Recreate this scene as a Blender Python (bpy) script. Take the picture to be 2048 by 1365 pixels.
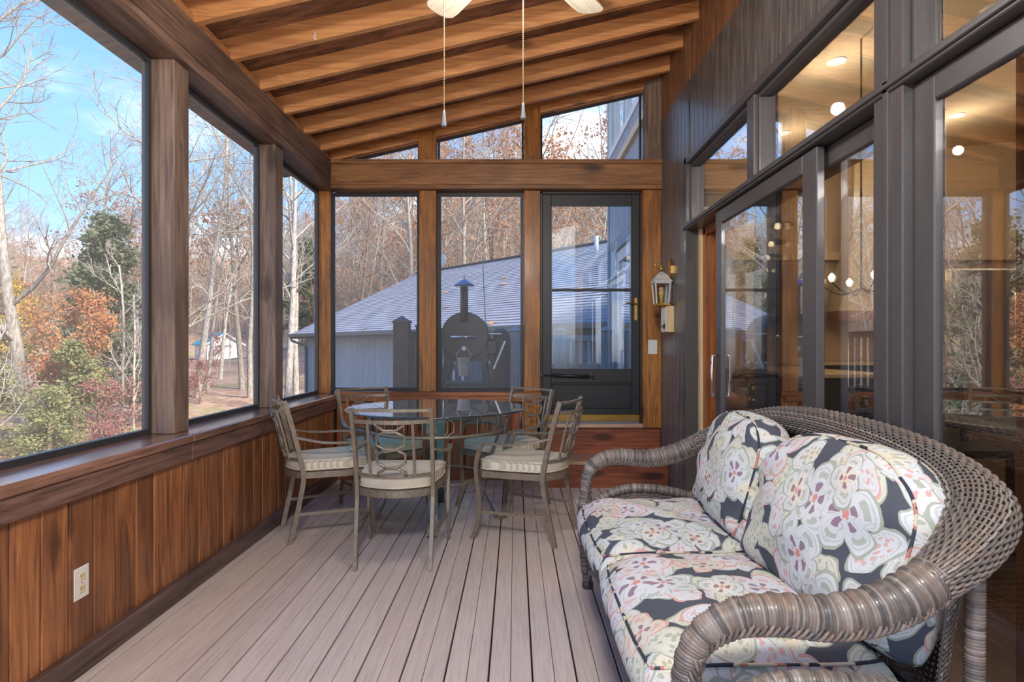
import bpy, bmesh, math, random
from mathutils import Vector, Matrix, noise as mnoise
R = random.Random(7)
PI = math.pi
for o in list(bpy.data.objects):
    bpy.data.objects.remove(o)
SC = bpy.context.scene
COL = SC.collection

# ---------------------------------------------------------------- camera, light, exposure
F_PX, CAM_H = 1200.0, 1.20
cam_data = bpy.data.cameras.new('camera')
cam = bpy.data.objects.new('camera', cam_data)
COL.objects.link(cam)
cam.location = (0, 0, CAM_H)
cam.rotation_euler = (PI / 2, 0, 0)
cam_data.sensor_width = 36
cam_data.lens = F_PX / 2048 * 36
cam_data.shift_x = -6 / 2048
cam_data.shift_y = 9.5 / 2048
cam_data.clip_start = 0.05
cam_data.clip_end = 600
SC.camera = cam
vs = SC.view_settings
vs.view_transform = 'Standard'
vs.look = 'None'
vs.gamma = 1
vs.use_curve_mapping = False
vs.exposure = 1.68


def lin(r, g, b):
    def f(c):
        c /= 255
        return c / 12.92 if c <= 0.04045 else ((c + 0.055) / 1.055) ** 2.4
    return (f(r), f(g), f(b), 1)


class NT:
    """tiny node-tree writer"""
    def __init__(s, tree):
        s.t = tree
        s.n = tree.nodes
        s.l = tree.links

    def new(s, typ, ins=None, **props):
        nd = s.n.new(typ)
        for k, v in props.items():
            setattr(nd, k, v)
        for k, v in (ins or {}).items():
            s.set(nd, k, v)
        return nd

    def set(s, nd, k, v):
        sock = nd.inputs[k]
        if isinstance(v, bpy.types.NodeSocket):
            s.l.new(v, sock)
        else:
            sock.default_value = v

    def math(s, op, a, b=0.0, c=None, clamp=False):
        nd = s.new('ShaderNodeMath', operation=op, use_clamp=clamp)
        s.set(nd, 0, a)
        s.set(nd, 1, b)
        if c is not None:
            s.set(nd, 2, c)
        return nd.outputs[0]

    def vmath(s, op, a, b=(0, 0, 0)):
        nd = s.new('ShaderNodeVectorMath', operation=op)
        s.set(nd, 0, a)
        if op == 'SCALE':
            s.set(nd, 'Scale', b)
        else:
            s.set(nd, 1, b)
        return nd.outputs['Value' if op in ('DOT_PRODUCT', 'LENGTH', 'DISTANCE') else 0]

    def mix(s, fac, a, b, typ='MIX'):
        nd = s.new('ShaderNodeMix', data_type='RGBA', blend_type=typ, clamp_factor=True)
        s.set(nd, 0, fac)
        s.set(nd, 6, a)
        s.set(nd, 7, b)
        return nd.outputs[2]

    def ramp(s, fac, stops, interp='LINEAR'):
        nd = s.new('ShaderNodeValToRGB')
        cr = nd.color_ramp
        cr.interpolation = interp
        while len(cr.elements) < len(stops):
            cr.elements.new(0.5)
        for e, (p, c) in zip(cr.elements, stops):
            e.position = p
            e.color = c if len(c) == 4 else (*c, 1)
        s.set(nd, 0, fac)
        return nd.outputs[0]

    def step(s, x, lo, hi):
        nd = s.new('ShaderNodeMapRange', interpolation_type='SMOOTHSTEP')
        s.set(nd, 0, x)
        nd.inputs[1].default_value = lo
        nd.inputs[2].default_value = hi
        return nd.outputs[0]

    def noise(s, vec, scale=5, detail=4, rough=0.55, dist=0.0, out=0):
        nd = s.new('ShaderNodeTexNoise', {'Vector': vec, 'Scale': scale, 'Detail': detail, 'Roughness': rough, 'Distortion': dist})
        return nd.outputs[out]


# world: blue autumn sky with broken cloud
W = bpy.data.worlds.new('sky')
SC.world = W
W.use_nodes = True
w = NT(W.node_tree)
w.n.clear()
tc = w.new('ShaderNodeTexCoord').outputs['Generated']
sep = w.new('ShaderNodeSeparateXYZ', {0: tc})
el = sep.outputs[2]
blue = w.ramp(el, [(0.0, (0.50, 0.66, 0.86)), (0.18, (0.24, 0.46, 0.78)), (0.45, (0.10, 0.29, 0.66)), (1.0, (0.06, 0.20, 0.56))])
zc = w.math('ADD', w.math('MAXIMUM', el, 0.0), 0.12)
pv = w.new('ShaderNodeCombineXYZ', {0: w.math('DIVIDE', sep.outputs[0], zc), 1: w.math('DIVIDE', sep.outputs[1], zc), 2: 0.0}).outputs[0]
cn = w.noise(pv, 0.62, 7, 0.55, 0.2)
low = w.math('MULTIPLY', w.math('SUBTRACT', 0.42, el), 0.42)
cl = w.step(w.math('ADD', cn, low), 0.53, 0.70)
sky = w.mix(cl, blue, (1.02, 1.02, 1.03, 1))
sky = w.mix(w.step(el, -0.05, 0.02), (0.22, 0.18, 0.14, 1), sky)
bg = w.new('ShaderNodeBackground', {'Color': sky, 'Strength': 0.80})
w.l.new(bg.outputs[0], w.new('ShaderNodeOutputWorld').inputs[0])

sun_d = bpy.data.lights.new('sun', 'SUN')
sun_d.energy = 3.4
sun_d.angle = math.radians(12)
sun_d.color = (1.0, 0.93, 0.82)
sun = bpy.data.objects.new('sun', sun_d)
COL.objects.link(sun)
sun.rotation_euler = Vector((-0.72, 0.42, -0.60)).to_track_quat('-Z', 'Y').to_euler()

# ---------------------------------------------------------------- mesh helpers
class MB:
    def __init__(s):
        s.v, s.f, s.at, s.sm = [], [], [], []

    def add(s, vs, fs, smooth=False):
        b = len(s.v)
        s.v += [tuple(p) for p in vs]
        for f in fs:
            s.f.append(tuple(i + b for i in f))
            s.sm.append(smooth)
        return s

    def box(s, x0, x1, y0, y1, z0, z1, c=0.0):
        x0, x1 = min(x0, x1), max(x0, x1)
        y0, y1 = min(y0, y1), max(y0, y1)
        z0, z1 = min(z0, z1), max(z0, z1)
        c = min(c, (x1 - x0) * .45, (y1 - y0) * .45, (z1 - z0) * .45)
        if c <= 0:
            vs = [(x, y, z) for z in (z0, z1) for y in (y0, y1) for x in (x0, x1)]
            return s.add(vs, [(0, 2, 3, 1), (4, 5, 7, 6), (0, 1, 5, 4), (2, 6, 7, 3), (0, 4, 6, 2), (1, 3, 7, 5)])
        X, Y, Z = (x0, x1), (y0, y1), (z0, z1)
        vs, idx = [], {}
        for i in (0, 1):
            for j in (0, 1):
                for k in (0, 1):
                    sx, sy, sz = (c, -c)[i], (c, -c)[j], (c, -c)[k]
                    for a, p in enumerate(((X[i], Y[j] + sy, Z[k] + sz), (X[i] + sx, Y[j], Z[k] + sz), (X[i] + sx, Y[j] + sy, Z[k]))):
                        idx[i, j, k, a] = len(vs)
                        vs.append(p)
        q = []
        for i in (0, 1):
            q.append([idx[i, 0, 0, 0], idx[i, 1, 0, 0], idx[i, 1, 1, 0], idx[i, 0, 1, 0]])
            q.append([idx[0, i, 0, 1], idx[1, i, 0, 1], idx[1, i, 1, 1], idx[0, i, 1, 1]])
            q.append([idx[0, 0, i, 2], idx[1, 0, i, 2], idx[1, 1, i, 2], idx[0, 1, i, 2]])
            for j in (0, 1):
                q.append([idx[i, j, 0, 0], idx[i, j, 1, 0], idx[i, j, 1, 1], idx[i, j, 0, 1]])
                q.append([idx[i, 0, j, 0], idx[i, 1, j, 0], idx[i, 1, j, 2], idx[i, 0, j, 2]])
                q.append([idx[0, i, j, 1], idx[1, i, j, 1], idx[1, i, j, 2], idx[0, i, j, 2]])
                for k in (0, 1):
                    q.append([idx[i, j, k, 0], idx[i, j, k, 1], idx[i, j, k, 2]])
        ctr = Vector(((x0 + x1) / 2, (y0 + y1) / 2, (z0 + z1) / 2))
        out = []
        for f in q:
            p = [Vector(vs[t]) for t in f]
            nrm = (p[1] - p[0]).cross(p[2] - p[1])
            m = sum(p, Vector()) / len(p)
            out.append(f if nrm.dot(m - ctr) > 0 else f[::-1])
        return s.add(vs, out)

    def prism(s, poly, axis, a, b):
        """poly of 2-D points in the plane across axis, extruded from a to b"""
        def p3(p, t):
            return {'X': (t, p[0], p[1]), 'Y': (p[0], t, p[1]), 'Z': (p[0], p[1], t)}[axis]
        n = len(poly)
        vs = [p3(p, a) for p in poly] + [p3(p, b) for p in poly]
        fs = [tuple(range(n)), tuple(range(2 * n - 1, n - 1, -1))] + [(i, i + n, (i + 1) % n + n, (i + 1) % n) for i in range(n)]
        return s.add(vs, fs)

    def tube(s, path, r, n=8, closed=False, cap=True, smooth=True, flat=1.0, up=None, rot=0.0):
        """sweep; r a number or list; flat squeezes the second axis"""
        P = [Vector(p) for p in path]
        m = len(P)
        rad = r if isinstance(r, (list, tuple)) else [r] * m
        fl = flat if isinstance(flat, (list, tuple)) else [flat] * m
        T = []
        for i in range(m):
            if closed:
                d = P[(i + 1) % m] - P[i - 1]
            else:
                d = P[min(i + 1, m - 1)] - P[max(i - 1, 0)]
            T.append(d.normalized() if d.length > 1e-9 else Vector((0, 0, 1)))
        if up is not None:
            u0 = Vector(up)
        else:
            u0 = Vector((0, 0, 1)) if abs(T[0].z) < 0.9 else Vector((1, 0, 0))
        vs = []
        u = u0
        for i in range(m):
            if up is not None:
                u = Vector(up)
            u = u - T[i] * u.dot(T[i])
            if u.length < 1e-6:
                u = T[i].orthogonal()
            u.normalize()
            b = T[i].cross(u)
            for k in range(n):
                a = 2 * PI * (k + 0.5) / n + rot
                vs.append(P[i] + (u * math.cos(a) * fl[i] + b * math.sin(a)) * rad[i])
        fs = []
        for i in range(m if closed else m - 1):
            j = (i + 1) % m
            for k in range(n):
                k2 = (k + 1) % n
                fs.append((i * n + k, i * n + k2, j * n + k2, j * n + k))
        if cap and not closed:
            fs.append(tuple(range(n - 1, -1, -1)))
            fs.append(tuple((m - 1) * n + k for k in range(n)))
        s.add(vs, fs, smooth)
        if cap and not closed:
            s.sm[-2:] = [False, False]
        return s

    def bar(s, path, w, h, up=(0, 0, 1)):
        """rectangular bar, w across, h along up"""
        r = math.sqrt(.5)
        P = [Vector(p) for p in path]
        m = len(P)
        vs, fs = [], []
        for i in range(m):
            T = (P[min(i + 1, m - 1)] - P[max(i - 1, 0)]).normalized()
            u = Vector(up)
            u = u - T * u.dot(T)
            if u.length < 1e-4:
                u = T.orthogonal()
            u.normalize()
            b = T.cross(u)
            for a, c in ((-1, -1), (1, -1), (1, 1), (-1, 1)):
                vs.append(P[i] + b * (a * w / 2) + u * (c * h / 2))
        for i in range(m - 1):
            for k in range(4):
                k2 = (k + 1) % 4
                fs.append((i * 4 + k, i * 4 + k2, i * 4 + 4 + k2, i * 4 + 4 + k))
        fs.append((3, 2, 1, 0))
        fs.append(tuple((m - 1) * 4 + k for k in range(4)))
        return s.add(vs, fs)

    def lathe(s, prof, cx=0, cy=0, n=20, axis='Z', smooth=True):
        vs, fs = [], []
        m = len(prof)
        for r, h in prof:
            for k in range(n):
                a = 2 * PI * k / n
                c, d = r * math.cos(a), r * math.sin(a)
                vs.append({'Z': (cx + c, cy + d, h), 'Y': (cx + c, h, cy + d), 'X': (h, cx + c, cy + d)}[axis])
        for i in range(m - 1):
            for k in range(n):
                k2 = (k + 1) % n
                q = (i * n + k, i * n + k2, i * n + n + k2, i * n + n + k)
                fs.append(q if axis != 'Y' else q[::-1])
        fs.append(tuple(range(n - 1, -1, -1)) if axis != 'Y' else tuple(range(n)))
        e = tuple((m - 1) * n + k for k in range(n))
        fs.append(e if axis != 'Y' else e[::-1])
        s.add(vs, fs, smooth)
        s.sm[-2:] = [False, False]
        return s

    def mesh(s, name, mat=None, recalc=False):
        me = bpy.data.meshes.new(name)
        me.from_pydata(s.v, [], s.f)
        me.polygons.foreach_set('use_smooth', s.sm)
        if recalc:
            bm = bmesh.new()
            bm.from_mesh(me)
            bmesh.ops.recalc_face_normals(bm, faces=bm.faces)
            bm.to_mesh(me)
            bm.free()
        if mat:
            me.materials.append(mat)
        if s.at:
            at = me.attributes.new('strand', 'FLOAT', 'POINT')
            s.at += [0.5] * (len(s.v) - len(s.at))
            at.data.foreach_set('value', s.at)
        me.update()
        return me

    def build(s, name, mat, parent=None, loc=None, recalc=False):
        return obj(name, s.mesh(name, mat, recalc), parent, loc)


def obj(name, me, parent=None, loc=None, rot=None):
    o = bpy.data.objects.new(name, me)
    COL.objects.link(o)
    if parent:
        o.parent = parent
    if loc:
        o.location = loc
    if rot:
        o.rotation_euler = rot
    return o


def tag(o, label=None, cat=None, group=None, kind=None):
    if label:
        o['label'] = label
    if cat:
        o['category'] = cat
    if group:
        o['group'] = group
    if kind:
        o['kind'] = kind
    return o


def thing(name, label, cat, loc=(0, 0, 0), rz=0, group=None):
    o = bpy.data.objects.new(name, None)
    COL.objects.link(o)
    o.empty_display_size = 0.1
    o.location = loc
    o.rotation_euler = (0, 0, rz)
    return tag(o, label, cat, group)


def struct(name, me_or_mb, mat=None, label=None):
    if isinstance(me_or_mb, MB):
        o = me_or_mb.build(name, mat)
    elif me_or_mb is None:
        o = bpy.data.objects.new(name, None)
        COL.objects.link(o)
        o.empty_display_size = 0.1
    else:
        o = obj(name, me_or_mb)
    return tag(o, label, kind='structure')


def copy_tree(o, parent=None):
    c = o.copy()
    COL.objects.link(c)
    c.parent = parent
    for ch in o.children:
        copy_tree(ch, c)
    return c


def catmull(pts, n=6):
    P = [Vector(p) for p in pts]
    out = []
    for i in range(len(P) - 1):
        a = P[i - 1] if i > 0 else P[i] * 2 - P[i + 1]
        b, c = P[i], P[i + 1]
        d = P[i + 2] if i + 2 < len(P) else P[i + 1] * 2 - P[i]
        for k in range(n):
            t = k / n
            out.append(0.5 * ((2 * b) + (c - a) * t + (2 * a - 5 * b + 4 * c - d) * t * t + (3 * b - a - 3 * c + d) * t ** 3))
    out.append(P[-1])
    return out


def bx(*a, c=0.0):
    return MB().box(*a, c=c)

# ---------------------------------------------------------------- materials
MATS = {}


def mat_new(name):
    m = bpy.data.materials.new(name)
    m.use_nodes = True
    t = NT(m.node_tree)
    t.n.clear()
    out = t.new('ShaderNodeOutputMaterial')
    MATS[name] = m
    return m, t, out


def principled(t, out, base, rough=0.5, metal=0.0, bump=None, bstr=0.2, bdist=0.01, coat=0.0, spec=0.5, **kw):
    p = t.new('ShaderNodeBsdfPrincipled', {'Base Color': base, 'Roughness': rough, 'Metallic': metal, 'Coat Weight': coat, 'Specular IOR Level': spec})
    for k, v in kw.items():
        t.set(p, k, v)
    if bump is not None:
        b = t.new('ShaderNodeBump', {'Strength': bstr, 'Distance': bdist, 'Height': bump})
        t.l.new(b.outputs[0], p.inputs['Normal'])
    t.l.new(p.outputs[0], out.inputs[0])
    return p


def plain(name, col, rough=0.5, metal=0.0, var=0.06, nscale=30, coat=0.0, bstr=0.05, spec=0.5):
    m, t, out = mat_new(name)
    oc = t.new('ShaderNodeTexCoord').outputs['Object']
    nz = t.noise(oc, nscale, 4)
    dark = tuple(c * (1 - var * 3) for c in col[:3]) + (1,)
    lite = tuple(min(1, c * (1 + var * 2)) for c in col[:3]) + (1,)
    c = t.ramp(nz, [(0.25, dark), (0.75, lite)])
    principled(t, out, c, rough, metal, nz, bstr, 0.004, coat, spec)
    return m


def wood(name, dark, mid, light, axis='X', rough=0.5, coat=0.0, knots=0.5, bstr=0.25, blotch=0.6, fine=1.0, saw=0.0, spec=0.5, var=0.35, sat=1.0):
    m, t, out = mat_new(name)
    oc = t.new('ShaderNodeTexCoord').outputs['Object']
    oi = t.new('ShaderNodeObjectInfo')
    rnd = oi.outputs['Random']
    off = t.new('ShaderNodeCombineXYZ', {0: t.math('MULTIPLY', rnd, 37.3), 1: t.math('MULTIPLY', rnd, 71.9), 2: t.math('MULTIPLY', rnd, 53.1)}).outputs[0]
    v = t.vmath('ADD', oc, off)
    k = 0.05
    sc = {'X': (k, 1, 1), 'Y': (1, k, 1), 'Z': (1, 1, k)}[axis]
    sc2 = {'X': (.35, 1, 1), 'Y': (1, .35, 1), 'Z': (1, 1, .35)}[axis]
    g = t.vmath('MULTIPLY', v, sc)
    kn = t.new('ShaderNodeTexVoronoi', {'Vector': t.vmath('MULTIPLY', v, sc2), 'Scale': 6.0})
    kd = kn.outputs['Distance']
    near = t.math('SUBTRACT', 1.0, t.step(kd, 0.0, 0.35))
    gn = t.noise(t.vmath('ADD', g, t.vmath('SCALE', (0.5, 0.5, 0.5), t.math('MULTIPLY', near, 0.05 * knots))), 55 * fine, 5, 0.6, 0.6)
    big = t.noise(t.vmath('MULTIPLY', v, sc2), 4.5, 3, 0.5, 0.4)
    col = t.ramp(gn, [(0.28, dark), (0.5, mid), (0.74, light)])
    col = t.mix(t.math('MULTIPLY', t.step(big, 0.44, 0.66), blotch), col, dark)
    pick = t.math('GREATER_THAN', t.new('ShaderNodeSeparateColor', {0: kn.outputs['Color']}).outputs[0], 0.55)
    km = t.math('MULTIPLY', t.math('SUBTRACT', 1.0, t.step(kd, 0.10, 0.30)), pick)
    kcol = tuple(c * 0.30 for c in dark[:3]) + (1,)
    col = t.mix(t.math('MULTIPLY', km, knots), col, kcol)
    hsv = t.new('ShaderNodeHueSaturation', {'Value': t.math('ADD', 1 - var / 2, t.math('MULTIPLY', rnd, var)), 'Saturation': sat, 'Color': col})
    h = gn
    if saw > 0:
        axn = {'X': (40, 0, 0), 'Y': (0, 40, 0), 'Z': (0, 0, 40)}[axis]
        wv = t.new('ShaderNodeTexWave', {'Vector': t.vmath('MULTIPLY', v, axn), 'Scale': 1.2, 'Distortion': 3.0, 'Detail': 2.0}, wave_type='BANDS', bands_direction='DIAGONAL')
        h = t.math('ADD', h, t.math('MULTIPLY', wv.outputs[1], saw))
    rr = t.math('ADD', rough, t.math('MULTIPLY', t.math('SUBTRACT', gn, 0.5), 0.25))
    principled(t, out, hsv.outputs[0], rr, 0, h, bstr, 0.004, coat, spec, **({'Coat Roughness': 0.16} if coat else {}))
    return m


def glass(name, tint=(1, 1, 1), k=1.0, base=0.04, rough=0.0, haze=0.0, haze_col=(0.5, 0.55, 0.6, 1)):
    """thin pane: see-through with a Schlick reflection on both faces"""
    m, t, out = mat_new(name)
    geo = t.new('ShaderNodeNewGeometry')
    c = t.math('ABSOLUTE', t.vmath('DOT_PRODUCT', geo.outputs['Normal'], geo.outputs['Incoming']))
    f = t.math('POWER', t.math('SUBTRACT', 1.0, c, clamp=True), 5.0)
    f = t.math('MULTIPLY', t.math('ADD', base, t.math('MULTIPLY', f, 1 - base)), k, clamp=True)
    tr = t.new('ShaderNodeBsdfTransparent', {'Color': (*tint, 1)})
    gl = t.new('ShaderNodeBsdfGlossy', {'Color': (1, 1, 1, 1), 'Roughness': rough})
    a = tr.outputs[0]
    if haze:
        df = t.new('ShaderNodeBsdfDiffuse', {'Color': haze_col})
        mh = t.new('ShaderNodeMixShader', {0: haze})
        t.l.new(a, mh.inputs[1])
        t.l.new(df.outputs[0], mh.inputs[2])
        a = mh.outputs[0]
    mx = t.new('ShaderNodeMixShader', {0: f})
    t.l.new(a, mx.inputs[1])
    t.l.new(gl.outputs[0], mx.inputs[2])
    t.l.new(mx.outputs[0], out.inputs[0])
    return m


def emit(name, col, strength):
    m, t, out = mat_new(name)
    e = t.new('ShaderNodeEmission', {'Color': col, 'Strength': strength})
    t.l.new(e.outputs[0], out.inputs[0])
    return m


wood('rafter', lin(168, 102, 44), lin(202, 132, 58), lin(222, 158, 82), 'X', 0.5, 0.12, 0.8, 0.15, 0.45, sat=0.90)
wood('fascia', lin(132, 76, 30), lin(190, 120, 52), lin(212, 146, 72), 'X', 0.5, 0.12, 0.8, 0.15, 0.4, sat=0.92)
wood('beam_y', lin(72, 46, 34), lin(122, 84, 60), lin(152, 112, 84), 'Y', 0.55, 0.05, 0.6, 0.35, 0.7, saw=0.2, sat=0.75)
wood('beam_x', lin(92, 58, 34), lin(150, 102, 60), lin(178, 130, 84), 'X', 0.5, 0.1, 0.8, 0.25, 0.5, sat=1.00)
wood('post_side', lin(90, 64, 48), lin(140, 106, 80), lin(166, 132, 104), 'Z', 0.55, 0.05, 0.7, 0.35, 0.6, saw=0.25, sat=0.75)
wood('post_back', lin(92, 54, 24), lin(166, 108, 54), lin(196, 140, 78), 'Z', 0.5, 0.1, 0.8, 0.25, 0.5, sat=1.05)
wood('wainscot', lin(84, 48, 26), lin(152, 92, 46), lin(180, 118, 64), 'Z', 0.42, 0.15, 0.8, 0.2, 0.55, var=0.4, sat=0.95)
wood('wainscot_back', lin(96, 46, 22), lin(158, 88, 44), lin(186, 112, 60), 'Z', 0.42, 0.15, 0.7, 0.2, 0.5, sat=1.00)
wood('sill', lin(84, 46, 28), lin(146, 90, 56), lin(172, 116, 76), 'Y', 0.30, 0.9, 0.6, 0.15, 0.5, sat=0.80)
wood('sill_x', lin(96, 52, 28), lin(168, 98, 54), lin(192, 124, 76), 'X', 0.34, 0.25, 0.6, 0.3, 0.5, sat=1.00)
wood('apron', lin(70, 40, 32), lin(122, 76, 56), lin(146, 98, 74), 'Y', 0.45, 0.12, 0.6, 0.25, 0.5, sat=0.75)
wood('baseboard', lin(58, 38, 32), lin(100, 66, 54), lin(124, 88, 74), 'Y', 0.4, 0.15, 0.4, 0.25, 0.5, sat=0.75)
wood('riser', lin(92, 40, 20), lin(144, 72, 36), lin(170, 96, 52), 'X', 0.45, 0.1, 0.8, 0.25, 0.6, sat=0.95)
wood('tread', lin(150, 118, 92), lin(186, 152, 128), lin(204, 174, 150), 'X', 0.5, 0.05, 0.2, 0.2, 0.2)
wood('plywood', lin(58, 36, 26), lin(132, 88, 62), lin(166, 120, 86), 'X', 0.65, 0, 0.5, 0.4, 0.5, fine=0.45)
wood('deck_board', lin(188, 171, 163), lin(205, 189, 181), lin(216, 202, 194), 'Y', 0.42, 0.0, 0.0, 0.25, 0.15, fine=1.8, var=0.10, spec=0.5)
wood('deck_outside', lin(70, 66, 64), lin(110, 104, 100), lin(132, 128, 122), 'X', 0.7, 0.0, 0.2, 0.25, 0.3)
wood('siding_dark', lin(52, 50, 50), lin(92, 90, 90), lin(122, 120, 122), 'Z', 0.36, 0.22, 0.25, 0.45, 0.3, fine=1.3, var=0.2, sat=0.80)
wood('siding_upper', lin(96, 58, 34), lin(142, 96, 62), lin(164, 118, 80), 'Z', 0.6, 0.0, 0.2, 0.4, 0.3, fine=1.3, var=0.2)
wood('siding_blue', lin(110, 128, 140), lin(138, 154, 166), lin(154, 168, 178), 'Z', 0.65, 0.0, 0.0, 0.4, 0.2, fine=1.3, var=0.12)
wood('post_dark', lin(38, 32, 30), lin(72, 62, 56), lin(92, 82, 76), 'Z', 0.6, 0, 0.3, 0.3, 0.3)
wood('post_grey', lin(110, 120, 128), lin(140, 150, 158), lin(160, 170, 176), 'Z', 0.7, 0, 0.2, 0.3, 0.2)
wood('jamb_orange', lin(112, 62, 30), lin(150, 88, 46), lin(170, 108, 60), 'Z', 0.4, 0.2, 0.3, 0.1, 0.3)
wood('pale_pine', lin(196, 166, 118), lin(220, 194, 148), lin(232, 210, 170), 'Z', 0.5, 0.05, 0.6, 0.1, 0.1)
wood('house_floor', lin(52, 34, 26), lin(92, 64, 48), lin(116, 86, 66), 'Y', 0.35, 0.2, 0.2, 0.1, 0.2)
wood('cabinet_dark', lin(28, 30, 34), lin(44, 46, 52), lin(56, 58, 64), 'Z', 0.4, 0.1, 0.1, 0.1, 0.1)
wood('fan_blade', lin(196, 182, 156), lin(226, 214, 190), lin(238, 228, 208), 'X', 0.45, 0.1, 0.0, 0.05, 0.1)
plain('gap_dark', lin(34, 26, 24), 0.9)
plain('aluminium_dark', lin(84, 82, 84), 0.42, 0.25, 0.04, 60, 0.1)
plain('aluminium_black', lin(42, 42, 44), 0.45, 0.2, 0.05, 60)
plain('screen_frame', lin(74, 76, 80), 0.4, 0.5, 0.05, 60)
plain('brass', lin(196, 158, 84), 0.3, 0.9, 0.06, 40)
plain('bronze', lin(146, 134, 118), 0.40, 0.45, 0.10, 40, 0.05, 0.12)
plain('white_plastic', lin(228, 226, 220), 0.35, 0, 0.02)
plain('ivory_plastic', lin(222, 206, 162), 0.35, 0, 0.02)
plain('white_paint', lin(226, 230, 230), 0.5, 0, 0.03)
plain('lantern_white', lin(214, 214, 208), 0.4, 0.1, 0.05)
plain('chrome', lin(205, 208, 212), 0.22, 0.95, 0.03)
plain('galvanised', lin(196, 202, 208), 0.38, 0.35, 0.08, 14)
plain('smoker_black', lin(34, 39, 45), 0.42, 0.3, 0.08, 20, 0.1)
plain('cover_black', lin(36, 40, 46), 0.45, 0, 0.1, 12, 0.1, 0.3)
plain('cap_blue', lin(84, 124, 168), 0.4, 0.4, 0.05)
plain('gutter_grey', lin(108, 122, 132), 0.5, 0.2)
plain('fascia_dark', lin(74, 80, 88), 0.6)
plain('wall_beige', lin(206, 180, 146), 0.8, 0, 0.015, 6, 0, 0.03)
plain('ceiling_beige', lin(212, 188, 154), 0.85, 0, 0.015, 6, 0, 0.03)
plain('counter_cream', lin(214, 192, 152), 0.3, 0, 0.06, 24)
plain('steel', lin(178, 172, 164), 0.28, 0.9, 0.04, 12)
plain('black_metal', lin(24, 25, 28), 0.4, 0.4)
plain('curtain_grey', lin(120, 128, 134), 0.9, 0, 0.05)
plain('teal_roof', lin(40, 140, 158), 0.5, 0.1, 0.05)
plain('white_siding', lin(238, 240, 240), 0.6, 0, 0.03)
plain('antenna_green', lin(70, 140, 110), 0.5)
plain('pumpkin', lin(214, 134, 52), 0.5, 0, 0.1)
plain('gold_leaf', lin(208, 172, 84), 0.6, 0, 0.15)
plain('leaf_fallen', lin(214, 148, 96), 0.8, 0, 0.1)
plain('strap_grey', lin(98, 96, 92), 0.4, 0.7, 0.06)
glass('screen_pane', (0.95, 0.95, 0.96), 0.0, 0.03, 0.05, 0.085, (0.74, 0.75, 0.76, 1))
glass('door_glass', (0.90, 0.93, 0.95), 1.2, 0.05, 0.0, 0.03)
glass('house_glass', (0.84, 0.86, 0.88), 2.5, 0.09)
glass('table_glass', (0.50, 0.76, 0.82), 1.6, 0.08)
glass('lamp_glass', (0.9, 0.94, 0.97), 1.0, 0.05)
emit('bulb_warm', (1, 0.72, 0.36, 1), 3)
plain('chain_brass', lin(168, 148, 108), 0.6, 0.2)
FAN_FILL_W = 3.0
REAR_FILL_W = 20
emit('fill_globe_lit', (1, 0.93, 0.84, 1), 2.0)
emit('downlight', (1, 0.80, 0.52, 1), 4)
plain('bulb_off', lin(236, 196, 96), 0.3)
plain('bulb_base', lin(216, 172, 140), 0.4)
G = MATS.__getitem__


def fabric_cream():
    m, t, out = mat_new('cushion_cream')
    oc = t.new('ShaderNodeTexCoord').outputs['Object']
    wv = t.new('ShaderNodeTexWave', {'Vector': oc, 'Scale': 60.0, 'Distortion': 0.6, 'Detail': 1.0, 'Detail Scale': 6.0}, bands_direction='X')
    nz = t.noise(oc, 9, 4)
    c = t.ramp(wv.outputs[1], [(0.1, lin(196, 184, 160)), (0.7, lin(226, 217, 198))])
    c = t.mix(t.math('MULTIPLY', t.step(nz, 0.5, 0.75), 0.25), c, lin(168, 150, 122))
    principled(t, out, c, 0.9, 0, wv.outputs[1], 0.35, 0.004)
    return m


fabric_cream()


def piping_mat():
    m, t, out = mat_new('floral_piping')
    oc = t.new('ShaderNodeTexCoord').outputs['Object']
    nz = t.noise(oc, 11, 1)
    c = t.ramp(nz, [(0.40, lin(58, 62, 72)), (0.50, lin(206, 198, 176)), (0.58, lin(190, 130, 116)), (0.64, lin(70, 74, 84))], 'CONSTANT')
    principled(t, out, c, 0.9, spec=0.2)


piping_mat()


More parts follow.
